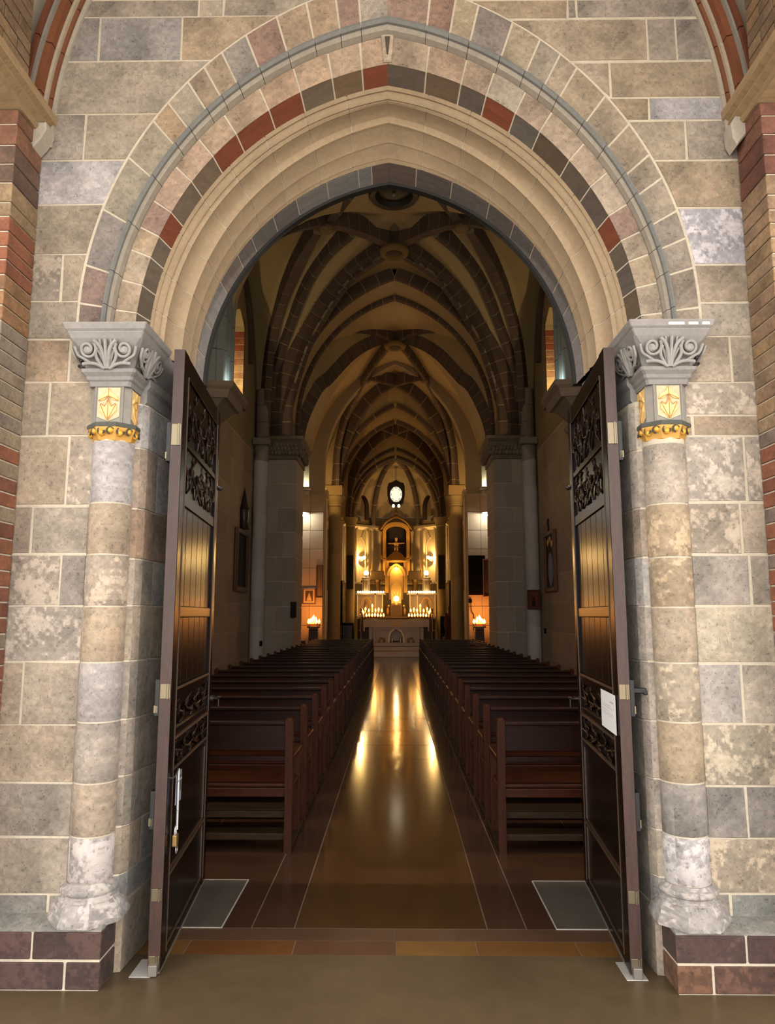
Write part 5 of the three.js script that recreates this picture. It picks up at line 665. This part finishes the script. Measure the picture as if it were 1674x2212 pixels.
function blobMesh(bones, c, r, n) {
  const mc = new MarchingCubes(n, new THREE.MeshBasicMaterial(), false, false, 60000), S = n, h = S / 2;
  const seg = (p, b) => { const ax = b[0], bxx = b[1], d = V().subVectors(bxx, ax), t = Math.max(0, Math.min(1, V().subVectors(p, ax).dot(d) / Math.max(1e-9, d.lengthSq()))); return p.distanceTo(ax.clone().addScaledVector(d, t)) - lerp(b[2], b[3], t); };
  const k = r * 0.03;
  for (let z = 0; z < S; z++) for (let y = 0; y < S; y++) for (let x = 0; x < S; x++) { const p = V((x - h) / h * r + c.x, (y - h) / h * r + c.y, (z - h) / h * r + c.z); let s = 0; for (const b of bones) s += Math.exp(-seg(p, b) / k); mc.field[x + y * S + z * S * S] = k * Math.log(Math.max(s, 1e-30)); }
  mc.isolation = 0; mc.update();
  const g = new THREE.BufferGeometry(), cnt = mc.count; g.setAttribute('position', new THREE.BufferAttribute(mc.positionArray.slice(0, cnt * 3), 3)); g.setAttribute('normal', new THREE.BufferAttribute(mc.normalArray.slice(0, cnt * 3), 3)); g.scale(r, r, r).translate(c.x, c.y, c.z); return g;
}
{
  const cr = thing('crucifix', 'carved crucifix with pale figure hung before the dark altarpiece', 'crucifix', [0.02, 4.35, -35.15]);
  obj('cross', [box(-0.03, 0.03, -0.3, 1.15, -0.05, -0.01, 0.005), box(-0.42, 0.42, 0.72, 0.78, -0.05, -0.01, 0.005)], wood('#2a1810'), cr);
  const B = (a, b, r0, r1) => [V(...a), V(...b), r0, r1];
  obj('figure', blobMesh([B([0, 0.9, 0.03], [0, 0.98, 0.04], 0.055, 0.06), B([0, 0.72, 0.02], [0, 0.48, 0.02], 0.085, 0.07), B([0.06, 0.74, 0.02], [0.38, 0.76, 0], 0.04, 0.025), B([-0.06, 0.74, 0.02], [-0.38, 0.74, 0], 0.04, 0.025), B([0.03, 0.45, 0.02], [0.02, 0.2, 0.06], 0.06, 0.045), B([-0.03, 0.45, 0.02], [-0.02, 0.2, 0.06], 0.06, 0.045), B([0.02, 0.2, 0.06], [0.0, -0.05, 0.01], 0.043, 0.028), B([-0.02, 0.2, 0.06], [-0.01, -0.05, 0.01], 0.043, 0.028), B([0, -0.06, 0.01], [0.0, -0.13, 0.04], 0.03, 0.02)], V(0, 0.45, 0), 0.7, 56), plain('#b98d58'), cr);
  // glowing lantern high in the apse
  const la = thing('apse_lantern', 'ornate dark framed glowing lantern high in the apse', 'lantern', [0.02, 7.42, -34.3]);
  const ov = (a, b, n = 18) => [...Array(n)].map((_, i) => { const t = i / n * Math.PI * 2; return [a * Math.sin(t), b * Math.cos(t)]; });
  const outer = [[-0.34, -0.5], [-0.2, -0.66], [0.2, -0.66], [0.34, -0.5], [0.42, -0.1], [0.42, 0.3], [0.36, 0.5], [0.2, 0.54], [0, 0.66], [-0.2, 0.54], [-0.36, 0.5], [-0.42, 0.3], [-0.42, -0.1]];
  obj('frame', ext(outer, 0.14, 0.02, [ov(0.29, 0.38).map(([x, y]) => [x, y - 0.06])]), wood('#3c2c1c'), la);
  obj('glass', ext(ov(0.3, 0.39).map(([x, y]) => [x, y - 0.06]), 0.05, 0.01).translate(0, 0, 0.04), mat('#fffdf2', { glow: '#fff4d4', gi: 1.1 }), la);
  obj('tracery', [...Array(8)].map((_, k) => new THREE.TorusGeometry(0.05, 0.012, 5, 10).translate(0.27 * Math.sin(k * 0.785), 0.35 * Math.cos(k * 0.785) - 0.06, 0.11)), wood('#5a4326'), la);
  for (const q of [-1, 1]) obj('pendant_lamp', ball(0.075, q * 0.13, -0.62, 0.12, 1, 1.1, 1, 10), mat('#fff6e0', { glow: '#fff0cc', gi: 2.5 }), la);
  obj('hanger', tube([[0, 0.62, 0.06], [0, 1.3, 0.06]], 0.012, 4, 6), wood('#2a1c12'), la);
  const ra = new THREE.RectAreaLight('#ffeac0', 1.2, 0.5, 0.7); ra.position.set(0.02, 7.36, -34.1); ra.lookAt(0.02, 6.9, -20); ra.name = 'lantern_glow'; scene.add(ra);
}
// ---------------------------------------------------------------- pictures and smaller furnishings
function picture(name, label, pos, turn, w, h, frameHex, parts) { const g = thing(name, label, 'picture', pos, turn); const f = 0.09 * Math.max(0.4, w); obj('frame', ext([[-w / 2, 0], [w / 2, 0], [w / 2, h], [-w / 2, h]], 0.07, 0.015, [[[-w / 2 + f, f], [-w / 2 + f, h - f], [w / 2 - f, h - f], [w / 2 - f, f]]]), wood(frameHex, { rough: 0.35 }), g); for (const [nm, geo, m] of parts(w, h, f)) obj(nm, geo, m, g); return g; }
picture('wall_painting', 'tall dark painting in gilded wooden frame on the left nave wall', [-3.49, 2.13, -16.25], Math.PI / 2, 1.22, 1.4, '#6b4520', (w, h, f) => [['canvas', box(-w / 2 + f, w / 2 - f, f, h - f, 0.02, 0.03), plain('#15110f')], ['painted_figure', ext([[-0.18, 0.1], [0.2, 0.1], [0.16, 0.7], [0.08, 0.95], [0.1, 1.1], [-0.02, 1.15], [-0.1, 0.95]], 0.004).translate(0.05, 0, 0.03), plain('#2a2420')], ['crest', [lathe([[0, 0], [0.14, 0.02], [0.1, 0.2], [0.13, 0.45], [0.07, 0.6], [0.03, 0.85], [0, 1.0]], 10, 0, h, 0.06)], wood('#2b1b10')]]);
picture('wall_painting', 'narrow gilded icon with pale blue oval figure on the right nave wall', [3.49, 2.12, -16.1], -Math.PI / 2, 1.05, 1.35, '#7a5222', (w, h, f) => [['canvas', box(-w / 2 + f, w / 2 - f, f, h - f, 0.02, 0.03), plain('#2b2012')], ['gilt_relief', [0.2, -0.2, 0].map((x, i) => ball(0.1, x, h - 0.3 + i * 0.06, 0.03, 1.3, 0.8, 0.2, 8)), gold('#a87c2e', { metal: 0.4 })], ['pale_oval', ball(0.24, 0, 0.5, 0.03, 0.95, 1.6, 0.08, 16), plain('#8d97a8')], ['crest', tube([[0, h, 0.05], [0.02, h + 0.1, 0.06], [-0.03, h + 0.2, 0.06], [0, h + 0.28, 0.05]], 0.025, 8, 6), wood('#241509')]]);
picture('small_icon', 'small reddish framed icon on the right nave pier', [3.3, 1.75, -17.3], -0.5, 0.3, 0.46, '#6d4026', (w, h, f) => [['canvas', box(-w / 2 + f, w / 2 - f, f, h - f, 0.02, 0.03), plain('#6b3a26')], ['painted_figure', ext([[-0.05, 0.06], [0.05, 0.06], [0.03, 0.28], [-0.03, 0.28]], 0.004).translate(0, 0, 0.03), plain('#2a120e')]]);
picture('framed_print', 'small square framed print with pale triangle on the left chancel wall', [-2.9, 1.98, -24.42], 0, 0.44, 0.54, '#7a5230', (w, h, f) => [['mount', box(-w / 2 + f, w / 2 - f, f, h - f, 0.02, 0.026), plain('#b8a684')], ['print', box(-w / 2 + 0.09, w / 2 - 0.09, 0.1, h - 0.09, 0.026, 0.03), plain('#4a3a26')], ['pale_triangle', ext([[-0.09, 0.12], [0.09, 0.12], [0, 0.4]], 0.003).translate(0, 0, 0.03), plain('#ae9a6e')]]);
picture('tall_panel', 'tall narrow framed panel beside the left chancel opening', [-2.56, 2.2, -24.42], 0.2, 0.24, 1.1, '#4a3320', (w, h, f) => [['canvas', box(-w / 2 + f, w / 2 - f, f, h - f, 0.02, 0.03), plain('#6a5a44')]]);
picture('side_painting', 'brown framed painting turned inwards beside the right black screen', [3.1, 2.2, -23.6], -0.9, 0.6, 1.25, '#6a3f1e', (w, h, f) => [['canvas', box(-w / 2 + f, w / 2 - f, f, h - f, 0.02, 0.03), plain('#30180e')], ['bracket', tube([[0, h * 0.5, 0], [0.1, h * 0.5, -0.3], [0.42, h * 0.5, -0.62]], 0.02, 8, 6), mat('#222222')]]);
{
  const blk = mat('#060606', { rough: 0.9, spec: 0.1 });
  const sc = thing('black_screen', 'large black upright screen on the right chancel wall', 'screen', [2.72, 2.28, -24.2]); obj('panel', rb(0.56, 1.32, 0.06, 0, 0.66, 0, 0.01), blk, sc); obj('bracket', box(-0.05, 0.05, 0.5, 0.8, -0.235, -0.03), mat('#222222'), sc);
  const sl = thing('black_banner', 'tall black banner on the left chancel wall beside the framed print', 'banner', [-3.3, 1.35, -24.38]); obj('cloth', rb(0.24, 1.0, 0.03, 0, 0.5, 0, 0.01), blk, sl); obj('badge', box(-0.07, 0.07, 0.36, 0.44, 0.016, 0.02), plain('#4a3a2c'), sl);
  const s2 = thing('wall_speaker', 'small dark speaker on the left nave pier', 'speaker', [-2.44, 1.55, -17.5]); obj('cabinet', rb(0.14, 0.38, 0.1, 0, 0.19, 0.0, 0.02), mat('#1d1714'), s2); obj('grille', rb(0.1, 0.3, 0.01, 0, 0.19, 0.052, 0.004), mat('#120e0c'), s2);
  const s3 = thing('wall_phone', 'small black box on the wall under the right black screen', 'box', [2.5, 2.02, -24.36]); obj('body', rb(0.12, 0.14, 0.07, 0, 0.07, 0, 0.03), blk, s3); obj('cord', tube([[0.02, 0, 0], [0.05, -0.3, 0], [0.1, -0.36, 0], [0.1, -0.9, 0]], 0.012, 14, 5), blk, s3);
  for (const [x, y, d, lab] of [[-3.17, 0.95, 17.3, 'small black switch low on the left wall shaft'], [3.49, 1.25, 17.0, 'small black switch on the right nave wall']]) { const k = thing('switch', lab, 'switch', [x, y, -d]); obj('plate', rb(0.06, 0.12, 0.06, 0, 0, 0, 0.01), blk, k); obj('button', rb(0.03, 0.04, 0.07, 0, 0, 0.004, 0.008), mat('#1c1c1c'), k); }
  // dark chair and cabinet in the sanctuary
  const ch = thing('celebrant_chair', 'dark high-backed wooden chair right of the altar', 'chair', [2.1, 0.36, -30.2]); const dw = wood('#1d100b', { rough: 0.7, spec: 0.2 }); obj('backrest', [rb(0.5, 0.8, 0.06, 0, 0.82, -0.22, 0.02), lathe([[0, 0], [0.12, 0], [0.05, 0.12], [0, 0.16]], 8, 0, 1.2, -0.22)], dw, ch); obj('seat', rb(0.54, 0.08, 0.5, 0, 0.44, 0, 0.02), dw, ch); for (const [x, z] of [[-0.23, 0.2], [0.23, 0.2], [-0.23, -0.2], [0.23, -0.2]]) obj('leg', rb(0.05, 0.42, 0.05, x, 0.21, z, 0.01), dw, ch); for (const q of [-1, 1]) obj('arm_rest', rb(0.05, 0.05, 0.44, q * 0.24, 0.66, 0, 0.015), dw, ch);
  const cb = thing('sacristy_cabinet', 'dark low wooden cabinet left of the altar', 'cabinet', [-2.2, 0.36, -30.3]); obj('body', rb(0.9, 0.95, 0.5, 0, 0.475, 0, 0.02), dw, cb); for (const q of [-1, 1]) { const dr = obj('door', rb(0.4, 0.8, 0.02, q * 0.21, 0.45, 0.26, 0.01), wood('#241510'), cb); obj('knob', ball(0.015, q * 0.05, 0.5, 0.28), gold(), dr); }
  const bkl = thing('side_table', 'low dark table with a white cloth edge beside the right candle pedestal', 'table', [3.24, 0, -24.1]); obj('top', rb(0.5, 0.04, 0.4, 0, 0.5, 0, 0.01), plain('#d8c8a8'), bkl); obj('body', rb(0.46, 0.46, 0.36, 0, 0.23, 0, 0.02), dw, bkl);
  const bk2 = thing('side_table', 'low dark table crowded with dark boxes beside the left candle pedestal', 'table', [-3.2, 0, -24.1]); obj('top', rb(0.5, 0.04, 0.4, 0, 0.5, 0, 0.01), dw, bk2); obj('body', rb(0.46, 0.48, 0.36, 0, 0.24, 0, 0.02), dw, bk2); obj('box', [rb(0.2, 0.3, 0.2, -0.12, 0.67, 0, 0.02), rb(0.18, 0.26, 0.2, 0.14, 0.65, 0, 0.02)], mat('#14100e'), bk2);
  // person half hidden by the right chancel column
  const pe = thing('person', 'person with long black hair in dark red clothing half hidden by the right chancel column', 'person', [2.18, 0.21, -29.0]);
  const B = (a, b, r0, r1) => [V(...a), V(...b), r0, r1];
  obj('body', blobMesh([B([0, 1.6, 0.0], [0, 1.68, 0.0], 0.085, 0.095), B([0, 1.4, 0], [0, 1.55, 0], 0.06, 0.055), B([0, 1.32, 0], [0, 1.0, 0], 0.16, 0.14), B([0, 1.0, 0], [0, 0.86, 0], 0.15, 0.17), B([0.16, 1.36, 0], [0.22, 1.06, 0.02], 0.06, 0.048), B([0.22, 1.06, 0.02], [0.2, 0.82, 0.1], 0.045, 0.035), B([-0.16, 1.36, 0], [-0.22, 1.06, 0.02], 0.06, 0.048), B([-0.22, 1.06, 0.02], [-0.2, 0.82, 0.1], 0.045, 0.035), B([0.09, 0.86, 0], [0.09, 0.46, 0.01], 0.1, 0.07), B([0.09, 0.46, 0.01], [0.09, 0.08, 0], 0.065, 0.045), B([-0.09, 0.86, 0], [-0.09, 0.46, 0.01], 0.1, 0.07), B([-0.09, 0.46, 0.01], [-0.09, 0.08, 0], 0.065, 0.045), B([0.09, 0.05, 0], [0.09, 0.04, 0.14], 0.045, 0.035), B([-0.09, 0.05, 0], [-0.09, 0.04, 0.14], 0.045, 0.035), B([0, 1.63, 0.085], [0, 1.62, 0.1], 0.016, 0.014)], V(0, 0.9, 0), 1.0, 64), plain('#5a2a22'), pe);
  obj('hair', [ball(0.125, 0, 1.68, -0.02, 0.95, 1.05, 0.95, 14), ball(0.13, 0, 1.45, -0.06, 0.95, 1.9, 0.55, 12)], mat('#070606', { rough: 0.5 }), pe);
  obj('dress', lathe([[0, 1.36], [0.19, 1.34], [0.2, 1.0], [0.24, 0.6], [0.3, 0.3], [0, 0.3]], 16), plain('#3d1814'), pe);
}
renderer.render(scene, camera);
